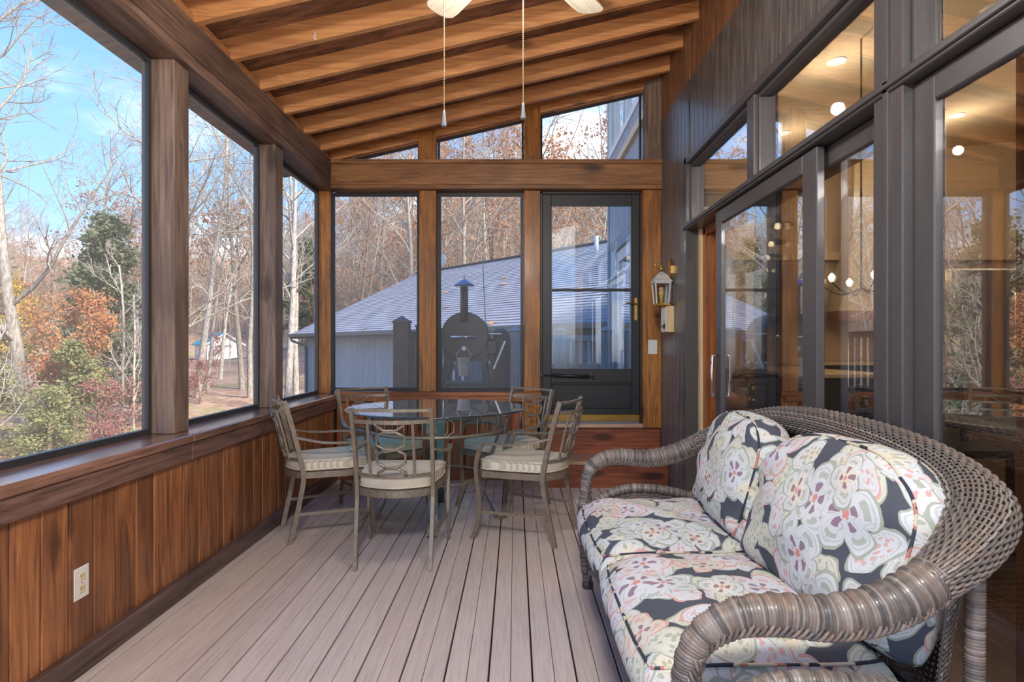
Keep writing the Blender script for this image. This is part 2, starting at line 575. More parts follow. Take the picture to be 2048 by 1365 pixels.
def floral():
    """dark slate cloth printed with big cream flowers and leaves, coral and sage outlines"""
    m, t, out = mat_new('floral_cloth')
    uv = t.new('ShaderNodeUVMap').outputs[0]
    wob = t.vmath('SCALE', t.vmath('SUBTRACT', t.noise(uv, 8, 2, out=1), (0.5, 0.5, 0.5)), 0.07)
    p = t.vmath('ADD', uv, wob)
    slate, cream, white = lin(80, 84, 94), lin(214, 206, 184), lin(206, 210, 214)
    coral, sage, plum, teal = lin(206, 146, 136), lin(150, 160, 140), lin(134, 100, 122), lin(186, 202, 208)
    col = slate

    def layer(col, sc, seed, petals, size, fill, line, spot, keep, aspect=1.0, depth=0.4):
        q = t.vmath('ADD', t.vmath('SCALE', p, sc), (seed * 3.17, seed * 5.71, 0))
        vo = t.new('ShaderNodeTexVoronoi', {'Vector': q, 'Scale': 1.0, 'Randomness': 0.85}, voronoi_dimensions='2D')
        d = t.new('ShaderNodeSeparateXYZ', {0: t.vmath('SUBTRACT', q, vo.outputs['Position'])})
        rc = t.new('ShaderNodeSeparateColor', {0: vo.outputs['Color']})
        a0 = t.math('MULTIPLY', rc.outputs[0], 6.283)
        ca, sa = t.math('COSINE', a0), t.math('SINE', a0)
        x = t.math('SUBTRACT', t.math('MULTIPLY', d.outputs[0], ca), t.math('MULTIPLY', d.outputs[1], sa))
        y = t.math('ADD', t.math('MULTIPLY', d.outputs[0], sa), t.math('MULTIPLY', d.outputs[1], ca))
        y = t.math('MULTIPLY', y, aspect)
        r = t.math('SQRT', t.math('ADD', t.math('MULTIPLY', x, x), t.math('MULTIPLY', y, y)))
        th = t.math('ARCTAN2', y, x)
        if petals:
            lob = t.math('ABSOLUTE', t.math('COSINE', t.math('MULTIPLY', th, petals / 2)))
            lob = t.math('POWER', lob, 0.6)
            lim = t.math('MULTIPLY', t.math('ADD', 1 - depth, t.math('MULTIPLY', lob, depth)), size)
        else:
            lim = size
        e = t.math('DIVIDE', r, lim)
        inside = t.math('MULTIPLY', t.math('LESS_THAN', e, 1.0), t.math('LESS_THAN', rc.outputs[1], keep))
        rim = t.math('GREATER_THAN', e, 0.90)
        tint = t.mix(t.step(e, 0.1, 0.9), fill, white)
        c2 = t.mix(t.math('LESS_THAN', rc.outputs[2], 0.35), tint, t.mix(0.35, fill, teal))
        ln = t.mix(t.math('GREATER_THAN', rc.outputs[2], 0.5), line, sage)
        vein = t.math('ABSOLUTE', t.math('SINE', t.math('MULTIPLY', t.noise(q, 3.0, 1), 26.0)))
        vm = t.math('MULTIPLY', t.math('LESS_THAN', vein, 0.16), t.math('LESS_THAN', e, 0.80))
        c2 = t.mix(t.math('MULTIPLY', vm, 0.42), c2, ln)
        rim2 = t.math('MULTIPLY', t.math('GREATER_THAN', e, 0.76), t.math('LESS_THAN', e, 0.81))
        c2 = t.mix(t.math('MULTIPLY', rim2, 0.35), c2, ln)
        c2 = t.mix(t.math('MULTIPLY', rim, 0.8), c2, ln)
        # little marks inside the petals
        if petals:
            ang = t.math('ABSOLUTE', t.math('SINE', t.math('MULTIPLY', th, petals / 2)))
            mk = t.math('MULTIPLY', t.math('LESS_THAN', ang, 0.0), 0.0)
            lob2 = t.math('GREATER_THAN', lob, 0.86)
            mk = t.math('MULTIPLY', lob2, t.math('MULTIPLY', t.math('GREATER_THAN', e, 0.16), t.math('LESS_THAN', e, 0.40)))
            c2 = t.mix(t.math('MULTIPLY', mk, 0.85), c2, spot)
            c2 = t.mix(t.math('LESS_THAN', e, 0.11), c2, coral)
            mk3 = t.math('MULTIPLY', lob2, t.math('MULTIPLY', t.math('GREATER_THAN', e, 0.55), t.math('LESS_THAN', e, 0.70)))
            c2 = t.mix(t.math('MULTIPLY', mk3, 0.6), c2, ln)
        else:
            vs2 = t.new('ShaderNodeTexVoronoi', {'Vector': t.vmath('SCALE', q, 7.0), 'Scale': 1.0}, voronoi_dimensions='2D')
            mk = t.math('MULTIPLY', t.math('LESS_THAN', vs2.outputs['Distance'], 0.30), t.math('LESS_THAN', e, 0.66))
            c2 = t.mix(t.math('MULTIPLY', mk, 0.7), c2, spot)
        return t.mix(inside, col, c2)

    col = layer(col, 7.4, 1, 0, 0.62, cream, sage, sage, 0.98, 1.9)
    col = layer(col, 6.8, 2, 0, 0.58, white, coral, coral, 0.72, 1.8)
    col = layer(col, 7.0, 5, 0, 0.56, cream, sage, sage, 0.55, 1.6)
    col = layer(col, 4.5, 3, 5, 0.50, white, coral, plum, 0.62, 1.0, 0.45)
    col = layer(col, 5.3, 4, 4, 0.44, cream, coral, plum, 0.45, 1.15, 0.5)
    wv = t.noise(t.vmath('SCALE', uv, 420.0), 1.0, 2)
    fold = t.noise(uv, 7, 3)
    hgt = t.math('ADD', t.math('MULTIPLY', wv, 0.06), fold)
    principled(t, out, col, 0.92, 0, hgt, 0.5, 0.012, spec=0.2)
    return m


floral()


def wicker(name, sc=1.0):
    m, t, out = mat_new(name)
    geo = t.new('ShaderNodeAttribute', attribute_name='strand')
    oc = t.new('ShaderNodeTexCoord').outputs['Object']
    nz = t.noise(oc, 60, 3)
    nb = t.noise(oc, 14, 3)
    mixv = t.math('ADD', t.math('MULTIPLY', geo.outputs['Fac'], 0.62), t.math('MULTIPLY', nz, 0.42))
    c = t.ramp(mixv, [(0.12, lin(56, 54, 55)), (0.40, lin(98, 92, 88)), (0.62, lin(126, 112, 102)), (0.88, lin(152, 146, 142))])
    c = t.mix(t.math('MULTIPLY', t.step(nb, 0.52, 0.7), 0.28), c, lin(134, 100, 76))
    principled(t, out, c, 0.42, 0, nz, 0.15, 0.002, 0.1)
    return m


wicker('wicker')


def ground_mat():
    m, t, out = mat_new('leaf_litter')
    oc = t.new('ShaderNodeTexCoord').outputs['Object']
    a = t.noise(oc, 2.2, 6, 0.7)
    b = t.noise(oc, 0.10, 3)
    vo = t.new('ShaderNodeTexVoronoi', {'Vector': oc, 'Scale': 5.0})
    c = t.ramp(a, [(0.28, lin(110, 92, 78)), (0.5, lin(172, 142, 120)), (0.75, lin(208, 182, 160))])
    c = t.mix(0.35, c, t.ramp(t.new('ShaderNodeSeparateColor', {0: vo.outputs['Color']}).outputs[0], [(0, lin(120, 90, 70)), (.6, lin(190, 144, 112)), (1, lin(222, 196, 170))]))
    c = t.mix(t.math('MULTIPLY', t.step(b, 0.54, 0.62), 0.6), c, lin(150, 148, 98))
    principled(t, out, c, 0.95, 0, a, 0.6, 0.05, spec=0.1)


ground_mat()


def bark(name, c0, c1):
    m, t, out = mat_new(name)
    oc = t.new('ShaderNodeTexCoord').outputs['Object']
    n1 = t.noise(t.vmath('MULTIPLY', oc, (6, 6, 1.6)), 3, 5)
    oi = t.new('ShaderNodeObjectInfo')
    c = t.ramp(n1, [(0.3, c0), (0.7, c1)])
    hsv = t.new('ShaderNodeHueSaturation', {'Value': t.math('ADD', 0.8, t.math('MULTIPLY', oi.outputs['Random'], 0.4)), 'Color': c})
    principled(t, out, hsv.outputs[0], 0.95, spec=0.1)


bark('bark_grey', lin(126, 116, 106), lin(196, 188, 176))
bark('bark_pale', lin(140, 124, 108), lin(196, 180, 160))
bark('bark_brown', lin(96, 80, 68), lin(158, 138, 120))


def leaves(name, c0, c1, c2):
    m, t, out = mat_new(name)
    oc = t.new('ShaderNodeTexCoord').outputs['Object']
    n1 = t.noise(oc, 1.9, 4)
    n2 = t.new('ShaderNodeTexWhiteNoise', {0: t.vmath('SCALE', oc, 3.0)}).outputs[0]
    c = t.ramp(t.math('ADD', t.math('MULTIPLY', n1, 0.7), t.math('MULTIPLY', n2, 0.3)), [(0.3, c0), (0.5, c1), (0.72, c2)])
    d = t.new('ShaderNodeBsdfDiffuse', {'Color': c})
    tr = t.new('ShaderNodeBsdfTranslucent', {'Color': c})
    mx = t.new('ShaderNodeMixShader', {0: 0.3})
    t.l.new(d.outputs[0], mx.inputs[1])
    t.l.new(tr.outputs[0], mx.inputs[2])
    t.l.new(mx.outputs[0], out.inputs[0])


leaves('leaf_orange', lin(138, 92, 66), lin(190, 132, 92), lin(216, 164, 112))
leaves('leaf_rust', lin(116, 84, 72), lin(170, 126, 102), lin(196, 156, 124))
leaves('leaf_yellow', lin(176, 136, 60), lin(206, 176, 84), lin(226, 204, 118))
leaves('leaf_red', lin(124, 76, 78), lin(166, 110, 104), lin(190, 140, 124))
leaves('needle_green', lin(74, 84, 64), lin(116, 126, 98), lin(150, 156, 124))
leaves('needle_olive', lin(104, 108, 72), lin(150, 152, 104), lin(182, 178, 130))


def shingle():
    m, t, out = mat_new('shingle')
    oc = t.new('ShaderNodeTexCoord').outputs['Object']
    br = t.new('ShaderNodeTexBrick', {'Vector': oc, 'Scale': 1.0, 'Color1': lin(136, 138, 146), 'Color2': lin(162, 162, 168), 'Mortar': lin(84, 86, 96), 'Mortar Size': 0.004, 'Brick Width': 0.30, 'Row Height': 0.152})
    nz = t.noise(oc, 60, 3)
    c = t.mix(0.3, br.outputs[0], t.ramp(nz, [(0.3, lin(110, 112, 124)), (0.7, lin(168, 168, 178))]))
    principled(t, out, c, 0.95, 0, nz, 0.3, 0.004, spec=0.15)


shingle()

# ---------------------------------------------------------------- porch shell
YB = 5.30            # face of the back wall
Y0 = -0.9            # open end behind the camera
XL, XR = -1.61, 1.30
S_B = F_PX / YB

# floor
floor = struct('floor', bx(-1.75, 1.42, Y0, 5.55, -0.10, -0.024), G('gap_dark'))
pitch, x_thick = 0.0797, -0.0958
k0 = int((-1.60 - x_thick) / pitch) - 1
board = None
for k in range(k0, k0 + 39):
    a = x_thick + k * pitch
    wide_left = (k % 2 == 0)
    x0 = a + (0.0034 if wide_left else 0.0011)
    x1 = a + pitch - (0.0011 if wide_left else 0.0034)
    if x1 > XR or x0 < -1.64:
        continue
    key = wide_left
    o = MB().box(x0 - a, x1 - a, 0, YB + 0.1 - Y0, -0.022, 0, c=0.0018).build('floor_board', G('deck_board'), floor, (a, Y0, 0))

# left wall: backing, vertical boards, apron, sill, posts, beam
wall_left = struct('wall_left', bx(-1.76, -1.632, Y0, 5.52, 0, 0.72), G('gap_dark'))
bm_me = {}
y = Y0
i = 0
while y < YB - 0.02:
    wd = 0.1275
    w2 = min(wd, YB + 0.05 - y) - 0.004
    me = MB().box(-0.011, 0.011, 0.002, w2, 0, 0.63, c=0.004).mesh('wainscot_board', G('wainscot')) if round(w2, 3) not in bm_me else bm_me[round(w2, 3)]
    bm_me[round(w2, 3)] = me
    obj('wainscot_board', me, wall_left, (XL - 0.011, y + 0.0075, 0.03))
    y += wd
for a, b in ((Y0, 2.952), (2.954, YB + 0.02)):
    bx(-1.63, -1.588, a, b, 0.640, 0.724, c=0.004).build('apron', G('apron'), wall_left)
    bx(-1.84, -1.578, a, b + (0.2 if b > 5 else 0), 0.725, 0.767, c=0.006).build('sill', G('sill'), wall_left)
struct('baseboard_left', bx(-1.62, -1.572, Y0, YB, 0.0, 0.092, c=0.006), G('baseboard'))
PY = [0.45 - 1.24, 0.45, 1.69, 2.93, 4.17]
for yy in PY:
    bx(-0.07, 0.07, 0, 0.137, 0, 1.838, c=0.006).build('post', G('post_side'), wall_left, (-1.735, yy, 0.766))
bx(-0.07, 0.07, 0, 0.12, 0, 1.838, c=0.006).build('corner_post', G('post_back'), wall_left, (-1.735, 5.43, 0.766))
# beam: two laminated pieces and a cap strip
bx(-1.82, -1.625, Y0, 5.50, 2.668, 2.846, c=0.004).build('beam', G('beam_y'), wall_left)
bx(-1.82, -1.628, Y0, 5.50, 2.604, 2.667, c=0.004).build('beam_lower', G('beam_y'), wall_left)
bx(-1.82, -1.640, Y0, 5.50, 2.847, 2.90, c=0.004).build('beam_cap', G('fascia'), wall_left)


def screen(name, quad, t=0.016, fw=0.026, mat_f='screen_frame', mat_p='screen_pane', parent=None, inner=0.012):
    """window from a planar polygon: dark frame bars round it, a pane inside"""
    P = [Vector(p) for p in quad]
    n = len(P)
    c = sum(P, Vector()) / n
    nrm = (P[1] - P[0]).cross(P[2] - P[1]).normalized()
    ins = []
    for i in range(n):
        a, b, d = P[i - 1], P[i], P[(i + 1) % n]
        e1, e2 = (b - a).normalized(), (d - b).normalized()
        n1, n2 = nrm.cross(e1), nrm.cross(e2)
        den = 1 + n1.dot(n2)
        ins.append(b + (n1 + n2) * (fw / den))
    root = struct(name, None) if parent is None else parent
    for i in range(n):
        j = (i + 1) % n
        q = [P[i], P[j], ins[j], ins[i]]
        vs = [p + nrm * t for p in q] + [p - nrm * t for p in q]
        MB().add(vs, [(0, 1, 2, 3), (7, 6, 5, 4), (0, 4, 5, 1), (1, 5, 6, 2), (2, 6, 7, 3), (3, 7, 4, 0)]).build('frame_bar', G(mat_f), root, recalc=True)
    vs = [p + nrm * 0.0015 for p in ins] + [p - nrm * 0.0015 for p in ins]
    fs = [tuple(range(n)), tuple(range(2 * n - 1, n - 1, -1))] + [(i, i + n, (i + 1) % n + n, (i + 1) % n) for i in range(n)]
    MB().add(vs, fs).build('pane', G(mat_p), root, recalc=True)
    return root


wn = 1
edges = [(yy + 0.137) for yy in PY[:]]
for a, b in zip([p + 0.139 for p in PY], PY[1:] + [5.43]):
    r = screen('window_%d' % wn, [(-1.79, a, 0.77), (-1.79, b - 0.002, 0.77), (-1.79, b - 0.002, 2.60), (-1.79, a, 2.60)])
    # fixing screws on the frame
    for yy in (a + 0.012, b - 0.014):
        for zz in (1.05, 1.55, 2.05):
            MB().lathe([(0.001, -0.003), (0.005, -0.002), (0.005, 0.0)], yy, zz, 8, 'X').build('screw', G('aluminium_black'), r, (-1.772, 0, 0))
    wn += 1

# ---------------------------------------------------------------- back wall
wall_back = struct('wall_back', bx(-1.62, 0.21, 5.40, 5.47, 0, 0.74), G('gap_dark'))
x = -1.60
while x < 0.20:
    w2 = min(0.1275, 0.212 - x) - 0.004
    if w2 > 0.03:
        MB().box(0.002, w2, -0.011, 0.011, 0, 0.72, c=0.004).build('wainscot_board', G('wainscot_back'), wall_back, (x, 5.385, 0.02))
    x += 0.1275
bx(-1.61, 0.21, 5.352, 5.374, 0.0, 0.088, c=0.004).build('base_strip', G('riser'), wall_back)
bx(-1.60, 0.235, 5.335, 5.50, 0.752, 0.786, c=0.004).build('sill', G('sill_x'), wall_back)
bx(-1.60, 0.20, 5.345, 5.38, 0.70, 0.751, c=0.003).build('sill_apron', G('sill_x'), wall_back)
# header: three boards
bx(-1.63, 1.302, YB, 5.50, 2.812, 2.850, c=0.003).build('header_top', G('beam_x'), wall_back)
bx(-1.63, 1.302, YB + 0.004, 5.50, 2.626, 2.811, c=0.003).build('header', G('beam_x'), wall_back)
bx(-1.63, 1.302, YB, 5.50, 2.588, 2.625, c=0.003).build('header_lower', G('beam_x'), wall_back)
for x0, x1 in ((-0.856, -0.704), (0.082, 0.226)):
    w2 = (x1 - x0) / 2
    bx(-w2, w2, 0, 0.115, 0, 1.80, c=0.005).build('post', G('post_back'), wall_back, ((x0 + x1) / 2, 5.35, 0.787))
bx(0.082, 0.226, 5.37, 5.47, 0, 0.787, c=0.004).build('post_foot', G('post_back'), wall_back)
bx(-0.075, 0.09, 0, 0.14, 0, 2.12, c=0.005).build('door_post', G('post_back'), wall_back, (1.212, 5.33, 0.468))
# sloping end rafter over the header, studs of the gable
SL = 0.2304


def zr(x):          # underside of the rafters
    return 2.850 + (x + 1.625) * SL


me = MB()
me.prism([(-1.80, zr(-1.80) + 0.005), (1.30, zr(1.30) + 0.005), (1.30, zr(1.30) + 0.13), (-1.80, zr(-1.80) + 0.13)], 'Y', 5.36, 5.40)
me.build('end_rafter', G('fascia'), wall_back, recalc=True)
for x0, x1, d in ((-0.86, -0.704, 0.0), (0.082, 0.226, 0.0), (1.155, 1.302, -0.04)):
    xm = (x0 + x1) / 2
    w2 = (x1 - x0) / 2
    top = zr(xm) + 0.06
    MB().prism([(-w2, 0), (w2, 0), (w2, top + w2 * SL - 2.85), (-w2, top - w2 * SL - 2.85)], 'Y', 0, 0.10).build('gable_stud', G('post_back' if d == 0 else 'post_side'), wall_back, (xm, 5.345 + d * 0.5, 2.85), recalc=True)
me = MB()
me.prism([(-1.80, zr(-1.80) + 0.0), (1.16, zr(1.16) + 0.0), (1.16, zr(1.16) + 0.13), (-1.80, zr(-1.80) + 0.13)], 'Y', 5.401, 5.48)
me.build('gable_rake', G('fascia'), wall_back, recalc=True)

for x0, x1 in ((-1.665, -0.858), (-0.702, 0.08)):
    r = screen('window_%d' % wn, [(x0, 5.447, 0.79), (x1, 5.447, 0.79), (x1, 5.447, 2.586), (x0, 5.447, 2.586)], fw=0.03, mat_f='aluminium_black')
    wn += 1
for x0, x1 in ((-1.42, -0.862), (-0.70, 0.08), (0.23, 1.145)):
    zt = lambda x: zr(x) + 0.006
    q = [(x0, 5.452, 2.852), (x1, 5.452, 2.852), (x1, 5.452, zt(x1)), (x0, 5.452, max(zt(x0), 2.862))]
    screen('window_%d' % wn, q, fw=0.018, mat_f='aluminium_black')
    wn += 1

# storm door
door = struct('door_1', None)
DX0, DX1, DZ0, DZ1, DY = 0.232, 1.135, 0.505, 2.575, 5.42


def dpart(name, x0, x1, z0, z1, mat='aluminium_black', y0=-0.014, y1=0.020, c=0.003):
    return bx(x0, x1, DY + y0, DY + y1, z0, z1, c=c).build(name, G(mat), door)


gx0, gx1, gz0, gz1 = 0.325, 1.052, 0.985, 2.465
dpart('door_jamb', DX0 - 0.006, DX0 + 0.016, DZ0, DZ1 + 0.01, y0=-0.03)
dpart('door_jamb', DX1 - 0.012, DX1 + 0.006, DZ0, DZ1 + 0.01, y0=-0.03)
dpart('door_head', DX0 - 0.006, DX1 + 0.006, DZ1 - 0.01, DZ1 + 0.012, y0=-0.03)
dpart('stile', DX0 + 0.016, gx0, DZ0 + 0.075, DZ1 - 0.01)
dpart('stile', gx1, DX1 - 0.012, DZ0 + 0.075, DZ1 - 0.01)
dpart('top_rail', gx0, gx1, gz1, DZ1 - 0.01)
dpart('lock_rail', gx0, gx1, 0.865, gz0)
dpart('bottom_rail', gx0, gx1, DZ0 + 0.075, 0.635)
dpart('kick_panel', gx0, gx1, 0.635, 0.865, y0=-0.004, y1=0.016)
for a, b, c_, d in ((gx0, gx1, 0.848, 0.865), (gx0, gx1, 0.635, 0.650), (gx0, gx0 + 0.014, 0.650, 0.848), (gx1 - 0.014, gx1, 0.650, 0.848)):
    dpart('panel_moulding', a, b, c_, d, y0=-0.020, y1=-0.006)
dpart('glass_upper', gx0, gx1, 1.716, gz1, 'door_glass', y0=0.002, y1=0.005, c=0)
dpart('glass_lower', gx0, gx1, gz0, 1.692, 'door_glass', y0=0.002, y1=0.005, c=0)
dpart('meeting_bar', gx0, gx1, 1.692, 1.716, y0=-0.016, y1=0.018)
for a, b, c_, d in ((gx0, gx0 + 0.008, gz0, gz1), (gx1 - 0.008, gx1, gz0, gz1), (gx0, gx1, gz0, gz0 + 0.008), (gx0, gx1, gz1 - 0.008, gz1)):
    dpart('glazing_bead', a, b, c_, d, 'screen_frame', y0=-0.018, y1=-0.002, c=0.001)
dpart('door_sweep', DX0 + 0.016, DX1 - 0.012, DZ0 + 0.012, DZ0 + 0.075, 'brass')
cl = MB().tube([(0.34, 5.375, 0.935), (0.66, 5.375, 0.925)], 0.016, 12)
cl.tube([(0.66, 5.375, 0.925), (0.72, 5.375, 0.923)], 0.006, 8)
cl.box(0.22, 0.25, 5.36, 5.41, 0.92, 0.95)
cl.tube([(0.24, 5.375, 0.937), (0.34, 5.375, 0.935)], 0.006, 8)
cl.box(0.70, 0.73, 5.37, 5.41, 0.905, 0.94)
cl.build('door_closer', G('aluminium_black'), door)
h = dpart('handle_plate', 1.075, 1.106, 1.425, 1.635, 'brass', y0=-0.024, y1=-0.012, c=0.006)
MB().tube([(1.09, 5.395, 1.575), (1.09, 5.37, 1.575), (1.00, 5.362, 1.580), (0.985, 5.362, 1.572)], 0.007, 8).build('lever', G('brass'), h)

# threshold, riser, step below the door
step = struct('step', None, label='wooden step and riser below the storm door')
bx(0.20, 1.302, 5.34, 5.50, 0.468, 0.502, c=0.004).build('threshold', G('tread'), step)
bx(0.20, 1.302, 5.37, 5.42, 0.226, 0.467, c=0.003).build('upper_riser', G('riser'), step)
bx(0.20, 1.298, 5.052, 5.372, 0.192, 0.226, c=0.006).build('tread', G('tread'), step)
bx(0.205, 1.298, 5.064, 5.10, 0.0, 0.191, c=0.003).build('lower_riser', G('riser'), step)

# ---------------------------------------------------------------- right wall (outside wall of the house)
HEAD, TR0, TR1, TRUE_TOP = 2.06, 2.105, 2.55, 2.60
wall_right = struct('wall_right', None)
yy = Y0
ZB = 3.19


def zceil(x):
    return zr(x) + 0.16


while yy < 5.34:
    w2 = min(0.101, 5.36 - yy) - 0.0035
    lo = 0.0 if yy > 4.49 else (TRUE_TOP if yy > -0.3 else 0.0)
    if yy < 4.49 < yy + 0.101:
        yy = 4.49
        continue
    MB().box(-0.009, 0.009, 0, w2, 0, ZB - lo, c=0.003).build('siding_board', G('siding_dark'), wall_right, (XR + 0.009, yy, lo))
    MB().box(-0.006, 0.006, 0, w2, 0, 3.72 - ZB - 0.004, c=0.002).build('siding_board', G('siding_upper'), wall_right, (XR + 0.012, yy, ZB + 0.004))
    yy += 0.101
MB().box(1.319, 1.40, 4.50, 5.5, 0, 3.72).box(1.319, 1.40, Y0, 4.50, TRUE_TOP, 3.72).box(1.319, 1.40, Y0, -0.42, 0, TRUE_TOP).build('backing', G('gap_dark'), wall_right)
# glazed front: sliders below, transoms above
DK = 'aluminium_dark'
OPEN = [(2.13, 4.50), (-0.40, 1.97)]


def rbar(name, y0, y1, z0, z1, parent, x0=1.275, x1=1.40, mat=DK, c=0.004):
    return bx(x0, x1, y0, y1, z0, z1, c=c).build(name, G(mat), parent)


glz = struct('trim_1', None)
rbar('head_rail', -0.42, 4.505, HEAD, TR0, glz, 1.262, 1.41)
rbar('head_lip', -0.42, 4.505, HEAD + 0.012, HEAD + 0.03, glz, 1.252, 1.27, c=0.003)
rbar('top_rail', -0.42, 4.505, TR1, TRUE_TOP, glz, 1.268, 1.41)
rbar('main_post', 1.97, 2.13, 0.0, TR1, glz, 1.272, 1.41)
rbar('main_post_rib', 2.035, 2.065, 0.0, TR1, glz, 1.262, 1.28, c=0.003)
rbar('end_post', 4.455, 4.505, 0.0, TRUE_TOP, glz, 1.268, 1.41)
rbar('end_post', -0.42, -0.37, 0.0, TRUE_TOP, glz, 1.268, 1.41)
rbar('sill_track', -0.42, 4.505, 0.0, 0.03, glz, 1.262, 1.44)


def pane(name, y0, y1, z0, z1, parent, x=1.34):
    return bx(x - 0.003, x + 0.003, y0, y1, z0, z1).build(name, G('house_glass'), parent)


# transoms: panes between mullions
tb = [(4.455, 3.31), (3.21, 2.13), (1.97, 0.80), (0.70, -0.37)]
for a, b in tb:
    r = struct('window_%d' % wn, None)
    wn += 1
    y0, y1 = b, a
    pane('pane', y0 + 0.02, y1 - 0.02, TR0 + 0.02, TR1 - 0.02, r)
    rbar('frame_bar', y0, y1, TR0, TR0 + 0.022, r, 1.30, 1.37)
    rbar('frame_bar', y0, y1, TR1 - 0.022, TR1, r, 1.30, 1.37)
    rbar('frame_bar', y0, y0 + 0.022, TR0 + 0.022, TR1 - 0.022, r, 1.30, 1.37)
    rbar('frame_bar', y1 - 0.022, y1, TR0 + 0.022, TR1 - 0.022, r, 1.30, 1.37)
rbar('mullion', 3.21, 3.31, TR0, TR1, glz, 1.278, 1.41)
rbar('mullion', 0.70, 0.80, TR0, TR1, glz, 1.278, 1.41)


def slider(y0, y1, x, name, sw=0.10, handle=None):
    r = struct(name, None)
    z0, z1 = 0.035, HEAD - 0.005
    d = 0.018
    rbar('stile', y0, y0 + sw * 1.3, z0, z1, r, x - d, x + d)
    rbar('stile', y1 - sw, y1, z0, z1, r, x - d, x + d)
    rbar('door_rail', y0 + sw * 1.3, y1 - sw, z1 - 0.085, z1, r, x - d, x + d)
    rbar('door_rail', y0 + sw * 1.3, y1 - sw, z0, z0 + 0.11, r, x - d, x + d)
    pane('pane', y0 + sw * 1.3 - 0.01, y1 - sw + 0.01, z0 + 0.1, z1 - 0.075, r, x)
    if handle:
        for sx in (-1, 1):
            hm = MB().tube([(x + sx * 0.018, handle, 0.88), (x + sx * 0.055, handle, 0.88), (x + sx * 0.058, handle, 1.0), (x + sx * 0.055, handle, 1.14), (x + sx * 0.018, handle, 1.14)], 0.009, 8)
            hm.build('pull_handle', G('chrome'), r)
    return r


slider(2.56, 3.85, 1.305, 'door_2', 0.10, 3.80)
slider(2.13, 3.36, 1.358, 'door_3', 0.09)
slider(-0.37, 0.84, 1.358, 'door_4', 0.09)
slider(0.76, 1.97, 1.325, 'door_5', 0.10)
# timber inner jamb of the opened slider
tj = struct('trim_2', None)
bx(1.38, 1.43, 4.36, 4.456, 0.03, HEAD, c=0.003).build('jamb', G('jamb_orange'), tj)
bx(1.41, 1.52, 4.33, 4.375, 0.03, HEAD, c=0.003).build('jamb_casing', G('jamb_orange'), tj)
bx(1.36, 1.38, 4.40, 4.456, 0.03, HEAD, c=0.002).build('jamb_liner', G('pale_pine'), tj)
bx(1.38, 1.52, 2.13, 4.40, HEAD - 0.05, HEAD + 0.03, c=0.003).build('head_casing', G('jamb_orange'), tj)

# ---------------------------------------------------------------- ceiling: plywood deck and rafters
me = MB()
me.prism([(-2.25, zr(-2.25) + 0.131), (1.42, zr(1.42) + 0.131), (1.42, zr(1.42) + 0.20), (-2.25, zr(-2.25) + 0.20)], 'Y', Y0 - 0.35, 5.85)
ceiling = struct('ceiling', me.mesh('ceiling', G('plywood'), True))
rl = MB()
x0, x1 = -1.95, 1.305
rl.prism([(x0, zr(x0)), (x1, zr(x1)), (x1, zr(x1) + 0.130), (x0, zr(x0) + 0.130)], 'Y', -0.019, 0.019)
rme = rl.mesh('rafter', G('rafter'), True)
ry = 5.075
while ry > Y0:
    obj('rafter', rme, ceiling, (0, ry, 0))
    ry -= 0.4
# small white cup hook screwed into a rafter
hk = MB().tube([(0, 0, 0), (0.004, 0, -0.02), (-0.006, 0, -0.034), (0.004, 0, -0.044), (0.012, 0, -0.036)], 0.0035, 6)
tag(hk.build('cup_hook', G('white_plastic'), None, (-0.985 - 0.17, 3.455, zr(-1.15) + 0.05)), 'small white cup hook screwed into a ceiling rafter', 'hook')

# ---------------------------------------------------------------- dining table
TX, TY, TZ, TR = -0.545, 4.17, 0.775, 0.62
table = thing('dining_table', 'round teal glass patio table on bronze strap legs with latticed apron', 'table', (TX, TY, 0))
MB().lathe([(TR - 0.012, TZ - 0.012), (TR - 0.002, TZ - 0.010), (TR, TZ - 0.006), (TR - 0.002, TZ - 0.002), (TR - 0.012, TZ)], 0, 0, 96).build('tabletop', G('table_glass'), table)
RR = 0.46
for zz, r in ((0.628, 0.011), (0.752, 0.010)):
    MB().tube([(RR * math.cos(a * PI / 36), RR * math.sin(a * PI / 36), zz) for a in range(72)], r, 8, closed=True, up=(0, 0, 1)).build('apron_ring', G('bronze'), table)


def ringp(a, z, r=RR):
    return (r * math.cos(a), r * math.sin(a), z)


def link_path(fn, cx, cy, w, h, n=4):
    """long octagonal ring used in the lattice, in (u,v)"""
    pts = []
    for a, b in ((-0.5, -0.25), (-0.5, 0.25), (-0.22, 0.5), (0.22, 0.5), (0.5, 0.25), (0.5, -0.25), (0.22, -0.5), (-0.22, -0.5)):
        pts.append(fn(cx + a * w, cy + b * h))
    return pts


for q in range(8):
    a0 = q * PI / 4 + 0.2
    m = MB()
    for da in (-0.26, 0.26):
        m.tube([ringp(a0 + da, 0.628), ringp(a0 + da, 0.752)], 0.006, 6)
    for lz, hh in ((0.69, 0.11),):
        p = link_path(lambda u, v: ringp(a0 + u / RR, v), 0, lz, 0.15, hh)
        m.tube(p, 0.005, 6, closed=True)
        p = link_path(lambda u, v: ringp(a0 + u / RR, v), 0, lz, 0.07, hh * 0.98)
        m.tube(p, 0.004, 6, closed=True)
    m.build('apron_lattice', G('bronze'), table)
for k in range(4):
    a = k * PI / 2 - PI / 2 + 0.06
    prof = [(0.44, 0.745), (0.445, 0.63), (0.40, 0.50), (0.345, 0.36), (0.33, 0.24), (0.355, 0.12), (0.41, 0.02), (0.425, 0.0)]
    pts = catmull([(r * math.cos(a), r * math.sin(a), z) for r, z in prof], 4)
    MB().bar(pts, 0.062, 0.013, up=(math.cos(a), math.sin(a), 0)).build('leg', G('strap_grey'), table)
